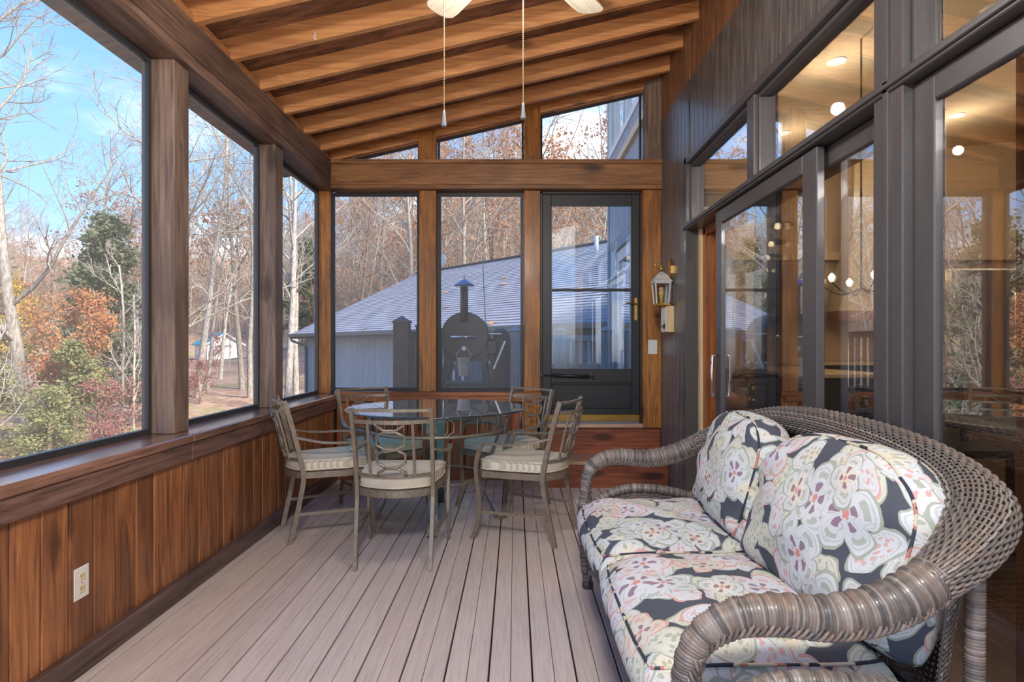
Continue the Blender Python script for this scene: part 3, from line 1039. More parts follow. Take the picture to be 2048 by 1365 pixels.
MB().tube([(0.335 * math.cos(a * PI / 18), 0.335 * math.sin(a * PI / 18), 0.30) for a in range(36)], 0.008, 6, closed=True).build('leg_ring', G('bronze'), table)

# ---------------------------------------------------------------- chairs


def bow(t, z, w=0.205, depth=0.085, y0=-0.20):
    """rear curve between the posts, t in -1..1"""
    return (t * w, y0 - depth * (1 - t * t), z)


def make_chair():
    root = thing('patio_chair', 'x', 'chair')
    bz = G('bronze')
    yb = lambda z: -0.205 - 0.105 * max(0, (z - 0.42) / 0.445) ** 1.3       # recline
    for s in (-1, 1):
        pts = catmull([(s * 0.200, -0.275, 0.0), (s * 0.203, -0.245, 0.14), (s * 0.205, -0.212, 0.30), (s * 0.206, -0.200, 0.42), (s * 0.208, yb(0.60), 0.60), (s * 0.210, yb(0.75), 0.75), (s * 0.211, yb(0.865), 0.868)], 3)
        MB().bar(pts, 0.020, 0.028, up=(0, 1, 0)).build('back_post', bz, root)
        # front leg: S-curve from foot up to the arm
        pts = catmull([(s * 0.243, 0.255, 0.0), (s * 0.243, 0.217, 0.10), (s * 0.243, 0.201, 0.20), (s * 0.243, 0.217, 0.34), (s * 0.245, 0.227, 0.44), (s * 0.250, 0.212, 0.525), (s * 0.256, 0.182, 0.594)], 4)
        MB().bar(pts, 0.018, 0.024, up=(0, 1, 0)).build('front_leg', bz, root)
        # arm sweeping back to the post
        pts = catmull([(s * 0.256, 0.190, 0.598), (s * 0.266, 0.12, 0.602), (s * 0.270, 0.01, 0.603), (s * 0.258, -0.10, 0.612), (s * 0.228, -0.19, 0.632), (s * 0.212, yb(0.64), 0.645)], 4)
        MB().bar(pts, 0.030, 0.011, up=(0, 0, 1)).build('armrest', bz, root)
        MB().bar([(s * 0.203, -0.232, 0.175), (s * 0.243, 0.203, 0.175)], 0.010, 0.018).build('stretcher', bz, root)
    # seat frame: D-shaped band
    front = [(-0.245, 0.262), (0.245, 0.262)]
    loop = [(-0.20, -0.20), (-0.232, 0.03), (-0.240, 0.190), (-0.212, 0.222), (0.212, 0.222), (0.240, 0.190), (0.232, 0.03), (0.20, -0.20)]
    loop += [(t / 6 * 0.205, -0.20 - 0.085 * (1 - (t / 6) ** 2)) for t in range(5, -6, -1)]
    m = MB()
    n = len(loop)
    vs = []
    for k, z in ((1.0, 0.388), (1.0, 0.426), (0.94, 0.426), (0.94, 0.388)):
        vs += [(x * k, y * k - 0.0 * (1 - k), z) for x, y in loop]
    fs = []
    for j in range(4):
        j2 = (j + 1) % 4
        for i in range(n):
            fs.append((j * n + i, j * n + (i + 1) % n, j2 * n + (i + 1) % n, j2 * n + i))
    m.add(vs, fs)
    m.build('seat_frame', bz, root, recalc=True)
    T = [i / 8 for i in range(-8, 9)]
    top = MB().bar([(t * 0.210, yb(0.862) - 0.035 * (1 - t * t), 0.860) for t in T], 0.020, 0.014)
    top.build('top_rail', bz, root)
    MB().bar([(t * 0.208, yb(0.80) - 0.075 * (1 - t * t), 0.800) for t in T], 0.010, 0.020).build('middle_rail', bz, root)
    MB().bar([(t * 0.206, -0.208 - 0.082 * (1 - t * t), 0.505) for t in T], 0.010, 0.014).build('lower_rail', bz, root)

    def bk(u, v):            # point on the curved back at width u, height v
        t = u / 0.208
        return (u, yb(v) - (0.078) * (1 - t * t), v)
    for s in (-1, 1):
        MB().bar([bk(s * 0.118, 0.80), bk(s * 0.118, 0.65), bk(s * 0.118, 0.505)], 0.014, 0.012, up=(0, 1, 0)).build('spindle', bz, root)
    lk = MB()
    w, h = 0.148, 0.094
    lk.tube([bk(-w / 2, 0.798), bk(-w / 2, 0.785), bk(-w * .22, 0.757), bk(w * .22, 0.757), bk(w / 2, 0.785), bk(w / 2, 0.798)], 0.0082, 6)
    for zc in (0.701, 0.603):
        lk.tube(link_path(bk, 0, zc, w, h), 0.0082, 6, closed=True)
    lk.tube([bk(-w / 2, 0.507), bk(-w / 2, 0.522), bk(-w * .22, 0.549), bk(w * .22, 0.549), bk(w / 2, 0.522), bk(w / 2, 0.507)], 0.0082, 6)
    for zc in (0.754, 0.652, 0.552):
        lk.box(-0.025, 0.025, bk(0, zc)[1] - 0.005, bk(0, zc)[1] + 0.005, zc - 0.006, zc + 0.006)
    lk.build('back_lattice', bz, root)
    # cushion
    cu = MB()
    rings = [(0.93, 0.428), (0.985, 0.434), (1.0, 0.445), (1.0, 0.480), (0.985, 0.492), (0.93, 0.500), (0.70, 0.508), (0.35, 0.512)]
    lp = [Vector((x * 0.965, y * 0.965)) for x, y in loop]
    # refine
    lp2 = []
    for i in range(n):
        a, b = lp[i], lp[(i + 1) % n]
        lp2 += [a, a.lerp(b, 0.5)]
    n2 = len(lp2)
    vs = [(p.x * k, p.y * k, z) for k, z in rings for p in lp2]
    fs = [tuple(range(n2))[::-1]]
    for j in range(len(rings) - 1):
        for i in range(n2):
            fs.append((j * n2 + i, j * n2 + (i + 1) % n2, (j + 1) * n2 + (i + 1) % n2, (j + 1) * n2 + i))
    fs.append(tuple((len(rings) - 1) * n2 + i for i in range(n2)))
    cu.add(vs, fs, True)
    cush = cu.build('seat_cushion', G('cushion_cream'), root, recalc=True)
    pp = MB()
    for z in (0.438, 0.490):
        pp.tube([(p.x * 1.0, p.y * 1.0, z) for p in lp2], 0.0045, 6, closed=True, up=(0, 0, 1))
    pp.build('piping', G('cushion_cream'), cush)
    return root


proto = make_chair()
spots = [
    ((-0.653, 3.475), (0.0, 1.0), 'bronze patio chair on the side of the glass table facing the smoker windows'),
    ((-1.205, 3.925), (0.888, 0.46), 'bronze patio chair pushed against the wainscot boards, facing the glass table'),
    ((0.065, 3.850), (-0.916, 0.40), 'bronze patio chair between the glass table and the wicker sofa'),
    ((-0.990, 4.500), (0.688, -0.726), 'bronze patio chair in the corner of the two screened walls'),
    ((-0.085, 4.490), (-0.716, -0.698), 'bronze patio chair between the glass table and the storm door'),
]
for i, ((x, y), (fx, fy), lab) in enumerate(spots):
    o = proto if i == 0 else copy_tree(proto)
    o.location = (x, y, 0)
    o.rotation_euler = (0, 0, math.atan2(fy, fx) - PI / 2)
    tag(o, lab, 'chair', 'patio chairs round the glass table')

# ---------------------------------------------------------------- wicker sofa
SX, SY = 0.78, 2.12          # base point of the sofa
WK = G('wicker')
sofa = thing('wicker_sofa', 'brown wicker two-seat sofa with rolled rim along the glass sliders', 'sofa', (SX, SY, 0))


def S(p):
    return Vector((p[0] - SX, p[1] - SY, p[2]))


def resample(pts, step):
    L = [0.0]
    for a, b in zip(pts, pts[1:]):
        L.append(L[-1] + (b - a).length)
    n = max(2, int(L[-1] / step))
    out, j = [], 0
    for i in range(n + 1):
        d = L[-1] * i / n
        while j < len(L) - 2 and L[j + 1] < d:
            j += 1
        t = (d - L[j]) / max(1e-9, L[j + 1] - L[j])
        out.append(pts[j].lerp(pts[j + 1], min(1, max(0, t))))
    return out


def wrapped(mb, path, rad, pitch=0.0075, n=14, ribs=0.0, flat=1.0, up=None, rf=None, seed=1):
    """rod wrapped with strands: every turn is a raised coil with its own tone"""
    rr = random.Random(seed)
    P = resample([Vector(p) for p in path], pitch / 3)
    m = len(P)
    R_, base = [], len(mb.v)
    tone = {}
    for i in range(m):
        u = i / (m - 1)
        r0 = rad(u) if callable(rad) else rad
        k = i // 3
        c = (0.90, 1.0, 0.96)[i % 3]
        if ribs:
            c *= 1 + 0.05 * math.sin(i * pitch / 3 / ribs * 2 * PI)
        R_.append(r0 * c)
        tone.setdefault(k, min(1, max(0, rr.gauss(0.5, 0.27))))
    fl = [flat(i / (m - 1)) if callable(flat) else flat for i in range(m)]
    mb.at += [0.5] * (len(mb.v) - len(mb.at))
    mb.tube(P, R_, n, flat=fl, up=up)
    for i in range(m):
        mb.at += [tone[i // 3]] * n
    return mb


def braid(mb, path, r, amp, turn, n=6, strands=3, seed=2):
    rr = random.Random(seed)
    P = resample([Vector(p) for p in path], turn / 10)
    m = len(P)
    for s_ in range(strands):
        pts = []
        for i in range(m):
            T = (P[min(i + 1, m - 1)] - P[max(i - 1, 0)]).normalized()
            u = Vector((0, 0, 1)) if abs(T.z) < 0.85 else Vector((0, 1, 0))
            u = (u - T * u.dot(T)).normalized()
            b = T.cross(u)
            a = 2 * PI * (i / 10 + s_ / strands)
            pts.append(P[i] + u * (amp * math.sin(a)) + b * (amp * 0.6 * math.cos(a)))
        mb.at += [0.5] * (len(mb.v) - len(mb.at))
        mb.tube(pts, r, n)
        mb.at += [min(1, max(0, rr.gauss(0.55, 0.2)))] * (len(mb.v) - len(mb.at))
    return mb


half = [(0.362, 1.265, 0.0), (0.350, 1.262, 0.14), (0.352, 1.256, 0.30), (0.352, 1.250, 0.47), (0.375, 1.245, 0.58), (0.440, 1.243, 0.635), (0.530, 1.243, 0.648),
        (0.660, 1.245, 0.640), (0.800, 1.255, 0.668), (0.940, 1.285, 0.738), (1.060, 1.370, 0.806), (1.122, 1.520, 0.850), (1.140, 1.760, 0.886), (1.145, 2.12, 0.900)]
full = half + [(x, 2 * SY - y, z) for x, y, z in half[-2::-1]]
rim = catmull([S(p) for p in full], 8)


def rim_r(u):
    v = 1 - abs(2 * u - 1)          # 0 at the feet, 1 mid back
    if v < 0.13:
        return 0.022 + 0.010 * v / 0.13
    if v < 0.27:
        return 0.032 + 0.013 * math.sin((v - 0.13) / 0.14 * PI) - 0.003 * (v - 0.13) / 0.14
    return 0.029 + 0.020 * min(1, (v - 0.27) / 0.36)


def woven_roll(mb, path, rad, ns=44, step=0.0092, r=0.0036, seed=4):
    """fat woven roll: strands run along the path, over and under stake hoops"""
    rr = random.Random(seed)
    P = resample([Vector(p) for p in path], step)
    m = len(P)
    fr = []
    for i in range(m):
        T = (P[min(i + 1, m - 1)] - P[max(i - 1, 0)]).normalized()
        u = Vector((0, 0, 1))
        u = (u - T * u.dot(T)).normalized()
        fr.append((u, T.cross(u)))
    for k in range(ns):
        a = 2 * PI * k / ns
        pts = []
        for i in range(m):
            r0 = rad(i / (m - 1)) + (0.0026 if (i + 2 * (k % 2)) % 4 < 2 else -0.0026)
            u, b = fr[i]
            pts.append(P[i] + (u * math.cos(a) * 0.80 + b * math.sin(a)) * r0)
        b0 = len(mb.v)
        mb.tube(pts, r, 5)
        mb.at += [min(1, max(0, rr.gauss(0.5, 0.24)))] * (len(mb.v) - b0)
    for i in range(0, m, 2):
        u, b = fr[i]
        r0 = rad(i / (m - 1))
        b0 = len(mb.v)
        mb.tube([P[i] + (u * math.cos(j * PI / 8) * 0.80 + b * math.sin(j * PI / 8)) * r0 for j in range(16)], r * 0.9, 4, closed=True)
        mb.at += [0.3] * (len(mb.v) - b0)
    return mb


cut = int(len(rim) * 0.33)
end = len(rim) - cut
wrapped(MB(), rim[:cut + 2], lambda u: rim_r(u * 0.33), 0.0066, 16, ribs=0.036, seed=3).build('arm_roll', WK, sofa)
wrapped(MB(), rim[end - 2:], lambda u: rim_r(0.67 + u * 0.33), 0.0066, 16, ribs=0.036, seed=6).build('arm_roll', WK, sofa)
woven_roll(MB(), rim[cut:end], lambda u: 0.048 + 0.028 * min(1, 8 * u * (1 - u)), seed=4).build('woven_roll', WK, sofa)
# plaited edge running under the rim on both sides
for side in (1, -1):
    sub = [S((x, y, z)) for x, y, z in full]
    off = []
    for i, p in enumerate(sub):
        c = Vector((-0.12, 0, 0.35)) - p
        d = Vector((c.x * 0.25, c.y, 0))
        d = d.normalized() if d.length > 0.01 else Vector((0, 0, 0))
        rr_ = rim_r(i / (len(sub) - 1)) * 0.80
        front = 3 <= i <= len(sub) - 4
        off.append(p + d * (rr_ * side * -0.75) + Vector((0, 0, -rr_ * 0.75)) if front else p + Vector((0.0, 0, 0.018 if p.z < 0.02 else -0.01)))
    braid(MB(), catmull(off, 6), 0.0045, 0.013, 0.055, 5, 4, 5 + side).build('plaited_edge', WK, sofa)


def weave(fn, nu, nv, amp=0.0035, r=0.0034, seed=9, stakes=True):
    """woven sheet: fn(u,v)->(point, normal); weavers along u go in and out of stakes along v"""
    mb = MB()
    rr = random.Random(seed)
    for j in range(nv):
        v = (j + 0.5) / nv
        pts = []
        for i in range(nu * 2 + 1):
            u = i / (nu * 2)
            p, nn = fn(u, v)
            pts.append(p + nn * (amp * (1 if (i + 2 * (j % 2)) % 4 < 2 else -1) * (1 if i % 2 else 0.8)))
        b = len(mb.v)
        mb.tube(pts, r, 5)
        mb.at += [min(1, max(0, rr.gauss(0.45, 0.22)))] * (len(mb.v) - b)
    if stakes:
        for i in range(nu + 1):
            u = i / nu
            b = len(mb.v)
            mb.tube([fn(u, v / 6)[0] for v in range(7)], r * 0.9, 4)
            mb.at += [0.3] * (len(mb.v) - b)
    return mb


# back panel follows the rim from arm to arm
bp = catmull([S(p) for p in full[9:-9]], 8)
bp = resample(bp, 0.02)


def back_fn(u, v):
    f = u * (len(bp) - 1)
    i = min(int(f), len(bp) - 2)
    p = bp[i].lerp(bp[i + 1], f - i)
    T = (bp[i + 1] - bp[i])
    T.z = 0
    T.normalize()
    nn = Vector((T.y, -T.x, 0))
    inw = Vector((0.25 - p.x, -p.y * 0.35, 0)).normalized()
    q = p + inw * (0.02 + 0.10 * v) + Vector((0, 0, 0))
    q.z = p.z - 0.03 - (p.z - 0.33) * v
    return q, nn


weave(back_fn, 74, 58, seed=11).build('woven_back', WK, sofa)
# back posts, lower side arches, front skirt, seat deck
for sgn, yy in ((1, 1.335), (-1, 2 * SY - 1.335)):
    mb = MB()
    wrapped(mb, [S((1.022, yy, 0.0)), S((1.022, yy, 0.4)), S((1.04, yy + 0.02 * sgn, 0.78))], 0.021, 0.007, 12, seed=20)
    mb.build('back_post', WK, sofa)
    ys = 1.262 if sgn > 0 else 2 * SY - 1.262
    arch = catmull([S((0.37, ys, 0.36)), S((0.43, ys, 0.44)), S((0.56, ys, 0.490)), (S((0.72, ys, 0.485))), S((0.88, ys, 0.45)), S((1.03, ys + 0.05 * sgn, 0.41))], 6)
    wrapped(MB(), arch, 0.024, 0.0075, 12, ribs=0.03, seed=22).build('side_arch', WK, sofa)

    def side_fn(u, v, arch=arch):
        f = u * (len(arch) - 1)
        i = min(int(f), len(arch) - 2)
        p = arch[i].lerp(arch[i + 1], f - i)
        low = 0.05 + 0.10 * math.sin(u * PI)
        return Vector((p.x, p.y, p.z - 0.02 - (p.z - 0.02 - low) * v)), Vector((0, 1, 0))
    weave(side_fn, 26, 34, seed=23).build('woven_side', WK, sofa)


def front_fn(u, v):
    y = 1.29 + (2.95 - 1.29) * u
    low = 0.06 + 0.15 * max(0, math.sin(u * PI)) ** 0.5
    return S((0.365 - 0.02 * v * (1 - v), y, 0.305 - (0.305 - low) * v)), Vector((1, 0, 0))


weave(front_fn, 64, 24, seed=31).build('woven_front', WK, sofa)
braid(MB(), [front_fn(i / 30, 1.0)[0] for i in range(31)], 0.006, 0.010, 0.05, 6, 3, 33).build('front_edge', WK, sofa)
wrapped(MB(), [S((0.362, 1.27, 0.310)), S((0.362, 2.97, 0.310))], 0.018, 0.0075, 10, seed=35).build('front_rail', WK, sofa)
for yy in (1.265, 2 * SY - 1.265):
    MB().lathe([(0.026, 0.0), (0.029, 0.012), (0.027, 0.03), (0.024, 0.034)], 0.36 - SX, yy - SY, 14).build('foot', WK, sofa)
bx(0.375 - SX, 1.02 - SX, 1.30 - SY, 2.94 - SY, 0.33, 0.315, c=0.004).build('seat_deck', G('post_dark'), sofa)


def pillow(sx, sy, sz, n=(5.0, 5.0, 2.6), res=44, seed=1, crown=0.0, wrinkle=0.006, front_drop=0.0, corner=0.06, back=0.20):
    """soft cushion, uv in metres"""
    mb = MB()
    rr = random.Random(seed)
    ph = [rr.random() * 10 for _ in range(6)]
    uvs = []
    N = res
    vid = {}

    def put(a, b, c):                          # cube point -> rounded cushion
        key = (round(a, 5), round(b, 5), round(c, 5))
        if key in vid:
            return vid[key]
        v = Vector((a, b, c))
        nrm = (abs(a) ** n[0] + abs(b) ** n[1]) ** (1 / max(n[0], n[1]))
        l = max(abs(a), abs(b), abs(c))
        # radial superellipsoid
        k = (abs(a) ** n[0] + abs(b) ** n[1] + abs(c) ** n[2]) ** (-1 / 3.4) if False else 1.0
        e = 4.0
        s_ = (abs(a) ** e + abs(b) ** e) ** (1 / e) if (a or b) else 0
        rad = min(1.0, s_)
        prof = math.sqrt(max(0.0, 1 - min(1.0, max(abs(a), abs(b))) ** n[2])) if abs(c) >= 0.9999 else 0
        ca = corner if a > 0 else 0.06
        x = a * (1 - ca * abs(b) ** 4)
        y = b * (1 - ca * abs(a) ** 4)
        edge = max(abs(a), abs(b))
        if abs(c) >= 0.9999:
            zz = c * (0.62 + 0.38 * prof + crown * (1 - a * a) * (1 - b * b)) if c > 0 else c * (0.62 + back * prof)
        else:
            zz = c * 0.62
            bul = 1 + 0.10 * (1 - c * c)
            x *= bul
            y *= bul
        w_ = wrinkle * (math.sin(a * 5 + ph[0]) * math.sin(b * 4 + ph[1]) + 0.6 * math.sin(a * 9 + b * 7 + ph[2]))
        p = Vector((x * sx / 2, y * sy / 2, zz * sz / 2 + (w_ if abs(c) > 0.9 else 0)))
        if front_drop and a < -0.3:
            p.z -= front_drop * ((-a - 0.3) / 0.7) ** 2 * (1 if c > -0.5 else 0.4)
        vid[key] = len(mb.v)
        mb.v.append(tuple(p))
        return vid[key]
    M = max(6, N // 4)
    g = [2 * i / N - 1 for i in range(N + 1)]
    h = [2 * i / M - 1 for i in range(M + 1)]
    faces = []
    for i in range(N):
        for j in range(N):
            faces.append(([(g[i], g[j], 1), (g[i + 1], g[j], 1), (g[i + 1], g[j + 1], 1), (g[i], g[j + 1], 1)], 'z'))
            faces.append(([(g[i], g[j + 1], -1), (g[i + 1], g[j + 1], -1), (g[i + 1], g[j], -1), (g[i], g[j], -1)], 'z'))
    for i in range(N):
        for j in range(M):
            faces.append(([(g[i], -1, h[j]), (g[i + 1], -1, h[j]), (g[i + 1], -1, h[j + 1]), (g[i], -1, h[j + 1])], 'y'))
            faces.append(([(g[i], 1, h[j + 1]), (g[i + 1], 1, h[j + 1]), (g[i + 1], 1, h[j]), (g[i], 1, h[j])], 'y'))
            faces.append(([(-1, g[i], h[j + 1]), (-1, g[i + 1], h[j + 1]), (-1, g[i + 1], h[j]), (-1, g[i], h[j])], 'x'))
            faces.append(([(1, g[i], h[j]), (1, g[i + 1], h[j]), (1, g[i + 1], h[j + 1]), (1, g[i], h[j + 1])], 'x'))
    uvl = []
    for pts, ax in faces:
        f = [put(*p) for p in pts]
        mb.f.append(tuple(f))
        mb.sm.append(True)
        for p in pts:
            X, Y, Z = p[0] * sx / 2, p[1] * sy / 2, p[2] * sz / 2 * 0.62
            if ax == 'z':
                uvl.append((X + (3 if p[2] < 0 else 0) + seed * 1.7, Y + seed * 0.9))
            elif ax == 'y':
                s2 = 1 if p[1] > 0 else -1
                uvl.append((X + seed * 1.7, s2 * (sy / 2 + sz * 0.31 - Z) + seed * 0.9))
            else:
                s2 = 1 if p[0] > 0 else -1
                uvl.append((s2 * (sx / 2 + sz * 0.31 - Z) + seed * 1.7, Y + seed * 0.9))
    me = mb.mesh('cushion', G('floral_cloth'))
    uvm = me.uv_layers.new(name='UVMap')
    for i, q in enumerate(uvl):
        uvm.data[i].uv = q
    # piping loops at the two seams
    pp = MB()
    for zz in (0.60,):
        lp = []
        for side in range(4):
            for i in range(N):
                t = g[i]
                a, b = [(t, -1), (1, t), (-t, 1), (-1, -t)][side]
                ca = corner if a > 0 else 0.06
                x = a * (1 - ca * abs(b) ** 4) * 1.012
                y = b * (1 - ca * abs(a) ** 4) * 1.012
                z = zz * sz / 2
                if front_drop and a < -0.3:
                    z -= front_drop * ((-a - 0.3) / 0.7) ** 2
                lp.append((x * sx / 2, y * sy / 2, z))
        pp.tube(lp, 0.0042, 6, closed=True, up=(0, 0, 1))
    return me, pp


def cushion(name, loc, size, rot, lab, seed, group, **kw):
    me, pp = pillow(*size, seed=seed, **kw)
    o = obj(name, me, None, loc, rot)
    o.name = name
    tag(o, lab, 'cushion', group)
    pm = pp.build('piping', G('floral_piping'), o)
    return o


cushion('seat_cushion', (0.590, 2.490, 0.408), (0.565, 0.700, 0.185), (0, 0, 0), 'floral seat cushion on the sofa half beside the storm door step', 1, 'floral seat cushions', n=(5, 5, 3.0), crown=0.10, front_drop=0.02)
cushion('seat_cushion', (0.590, 1.735, 0.408), (0.565, 0.700, 0.19), (0, 0, 0), 'floral seat cushion on the sofa half away from the storm door', 2, 'floral seat cushions', n=(5, 5, 3.0), crown=0.10, front_drop=0.02)
cushion('back_cushion', (0.930, 2.465, 0.692), (0.43, 0.64, 0.22), (0, math.radians(-74), math.radians(-4)), 'floral back cushion leaning on the sofa half beside the storm door step', 3, 'floral back cushions', n=(4, 4, 2.2), crown=0.24, wrinkle=0.008, corner=0.22)
cushion('back_cushion', (0.938, 1.735, 0.688), (0.45, 0.69, 0.23), (0, math.radians(-73), math.radians(5)), 'floral back cushion leaning on the sofa half away from the storm door', 4, 'floral back cushions', n=(4, 4, 2.2), crown=0.24, wrinkle=0.008, corner=0.24)

# ---------------------------------------------------------------- ceiling fan (mostly above the frame)
FX, FY, FZ = 0.0, 2.42, 2.84
fan = thing('ceiling_fan', 'pale-bladed ceiling fan with two long beaded pull chains under the rafters', 'ceiling fan', (FX, FY, 0))
hub_z = zr(FX)
MB().lathe([(0.07, hub_z + 0.150), (0.07, hub_z + 0.08), (0.03, hub_z + 0.02)], 0, 0, 20).build('canopy', G('white_paint'), fan)
MB().tube([(0, 0, hub_z + 0.10), (0, 0, FZ + 0.12)], 0.013, 10).build('downrod', G('white_paint'), fan)
MB().lathe([(0.04, FZ + 0.14), (0.11, FZ + 0.12), (0.13, FZ + 0.06), (0.12, FZ + 0.01), (0.07, FZ - 0.02), (0.06, FZ - 0.05), (0.04, FZ - 0.06)], 0, 0, 28).build('motor', G('white_paint'), fan)
for k in range(5):
    a = PI / 2 + PI / 5 + k * 2 * PI / 5
    bl = MB()
    prof = [(0.16, 0.045), (0.22, 0.056), (0.40, 0.066), (0.58, 0.074), (0.625, 0.070), (0.648, 0.050), (0.655, 0.02)]
    up_, dn = [], []
    for r, hw in prof:
        up_.append((r, hw))
        dn.append((r, -hw))
    loop = up_ + dn[::-1]
    n = len(loop)
    tl = math.tan(math.radians(12))
    vs = [(x, y, FZ + 0.004 + y * tl) for x, y in loop] + [(x, y, FZ - 0.004 + y * tl) for x, y in loop]
    bl.add(vs, [tuple(range(n)), tuple(range(2 * n - 1, n - 1, -1))] + [(i, i + n, (i + 1) % n + n, (i + 1) % n) for i in range(n)])
    b = bl.build('blade', G('fan_blade'), fan, recalc=True)
    b.rotation_euler = (0, 0, a)
    br = MB().bar([(0.09, 0, FZ), (0.18, 0, FZ - 0.008), (0.26, 0, FZ - 0.008)], 0.05, 0.006).build('bracket', G('brass'), b)
# added light kit: unseen lit bowls round the hub, brightening the porch
for k in range(4):
    a = PI / 4 + k * PI / 2
    cx, cy = 0.17 * math.cos(a), 0.17 * math.sin(a)
    MB().tube([(0.03 * math.cos(a), 0.03 * math.sin(a), FZ - 0.04), (cx, cy, FZ - 0.03)], 0.010, 8).build('added_lamp_arm', G('brass'), fan)
    shade = MB().lathe([(0.03, FZ - 0.03), (0.06, FZ - 0.05), (0.075, FZ - 0.09), (0.06, FZ - 0.125), (0.02, FZ - 0.14)], cx, cy, 18).build('added_lamp_globe', G('fill_globe_lit'), fan)
    ld = bpy.data.lights.new('fan_fill_light', 'POINT')
    ld.energy = FAN_FILL_W
    ld.color = (1.0, 0.96, 0.91)
    ld.shadow_soft_size = 0.08
    lo = bpy.data.objects.new('light_source', ld)
    COL.objects.link(lo)
    lo.parent = fan
    lo.location = (cx * 1.0, cy * 1.0, FZ - 0.235)
for cx, ze in ((-0.286, 2.085), (0.033, 2.115)):
    arm = MB().tube([(cx * 0.1, 0, FZ - 0.03), (cx, 0, FZ - 0.01)], 0.006, 8)
    arm.build('chain_arm', G('brass'), fan)
    ch = MB()
    z = ze + 0.06
    while z < FZ - 0.01:
        ch.tube([(cx, 0, z - 0.0035), (cx, 0, z - 0.002), (cx, 0, z + 0.002), (cx, 0, z + 0.0035)], [0.0008, 0.0026, 0.0026, 0.0008], 5, cap=False)
        z += 0.008
    c = ch.build('pull_chain', G('chain_brass'), fan)
    MB().lathe([(0.004, ze + 0.064), (0.006, ze + 0.05), (0.007, ze + 0.03), (0.011, ze + 0.004), (0.010, ze)], cx, 0, 12).build('pull_knob', G('post_grey'), c)

fill_fan = copy_tree(fan)  # second fan added out of view; its lamps fill the porch with light
fill_fan.location = (FX, -0.325, 0)
fill_fan.rotation_euler = (0, 0, 0.5)
tag(fill_fan, 'added ceiling fan with fill-light globes over the open end of the porch', 'ceiling fan')
rear = bpy.data.lights.new('rear_fill_light', 'POINT')
rear.energy = REAR_FILL_W
rear.color = (1.0, 0.96, 0.91)
rear.shadow_soft_size = 0.10
for ch in fill_fan.children:
    if ch.type == 'LIGHT':
        ch.data = rear

# ---------------------------------------------------------------- wall things on the siding and posts
LX, LY = 1.215, 4.98
lan = thing('wall_lantern', 'white and brass coach lantern with bare bulb on the dark siding', 'lantern', (LX, LY, 1.53))
W_ = 0.062
MB().box(-W_, W_, -W_, W_, 0, 0.012, c=0.003).box(-W_ * .8, W_ * .8, -W_ * .8, W_ * .8, 0.012, 0.022).build('base', G('brass'), lan)
fr = MB()
for a in (-1, 1):
    for b in (-1, 1):
        fr.bar([(a * W_ * .80, b * W_ * .80, 0.02), (a * W_ * 0.98, b * W_ * 0.98, 0.185)], 0.010, 0.010)
fr.box(-W_ * 1.06, W_ * 1.06, -W_ * 1.06, W_ * 1.06, 0.183, 0.195)
fr.build('cage', G('lantern_white'), lan)
gp = MB()
for (ax, s_) in (('x', 1), ('x', -1), ('y', 1), ('y', -1)):
    lo, hi = W_ * .80, W_ * .98
    if ax == 'x':
        gp.add([(s_ * lo, -lo, .02), (s_ * lo, lo, .02), (s_ * hi, hi, .185), (s_ * hi, -hi, .185)], [(0, 1, 2, 3)])
    else:
        gp.add([(-lo, s_ * lo, .02), (lo, s_ * lo, .02), (hi, s_ * hi, .185), (-hi, s_ * hi, .185)], [(0, 1, 2, 3)])
gp.build('glass', G('lamp_glass'), lan)
ro = MB()
rings = [(1.18, 0.195), (1.18, 0.205), (0.95, 0.222), (0.72, 0.25), (0.40, 0.272), (0.18, 0.282)]
for (k1, z1), (k2, z2) in zip(rings, rings[1:]):
    a, b = W_ * k1, W_ * k2
    ro.add([(-a, -a, z1), (a, -a, z1), (a, a, z1), (-a, a, z1), (-b, -b, z2), (b, -b, z2), (b, b, z2), (-b, b, z2)], [(0, 1, 5, 4), (1, 2, 6, 5), (2, 3, 7, 6), (3, 0, 4, 7)])
ro.build('roof', G('lantern_white'), lan)
MB().lathe([(0.012, 0.28), (0.010, 0.30), (0.016, 0.308), (0.008, 0.318), (0.010, 0.335), (0.002, 0.36)], 0, 0, 12).build('finial', G('brass'), lan)
arm = MB().tube(catmull([(0.072, 0, 0.305), (0.03, 0, 0.312), (0, 0, 0.305), (-0.035, 0, 0.318), (-0.052, 0, 0.338), (-0.042, 0, 0.355), (-0.028, 0, 0.348), (-0.032, 0, 0.336)], 5), 0.006, 8)
arm.build('scroll_arm', G('brass'), lan)
bpz = MB()
bpz.prism([(y_, z_) for y_, z_ in ((-0.03, 0.23), (0.03, 0.23), (0.042, 0.27), (0.042, 0.33), (0.025, 0.375), (0, 0.39), (-0.025, 0.375), (-0.042, 0.33), (-0.042, 0.27))], 'X', 0.066, 0.087)
bpz.build('backplate', G('brass'), lan, recalc=True)
b = MB().lathe([(0.012, 0.022), (0.013, 0.075), (0.015, 0.08), (0.022, 0.10), (0.022, 0.118), (0.010, 0.132)], 0, 0, 14).build('bulb', G('bulb_off'), lan)
MB().lathe([(0.014, 0.118), (0.020, 0.126), (0.020, 0.150), (0.008, 0.158)], 0, 0, 14).build('bulb_cap', G('bulb_base'), b)

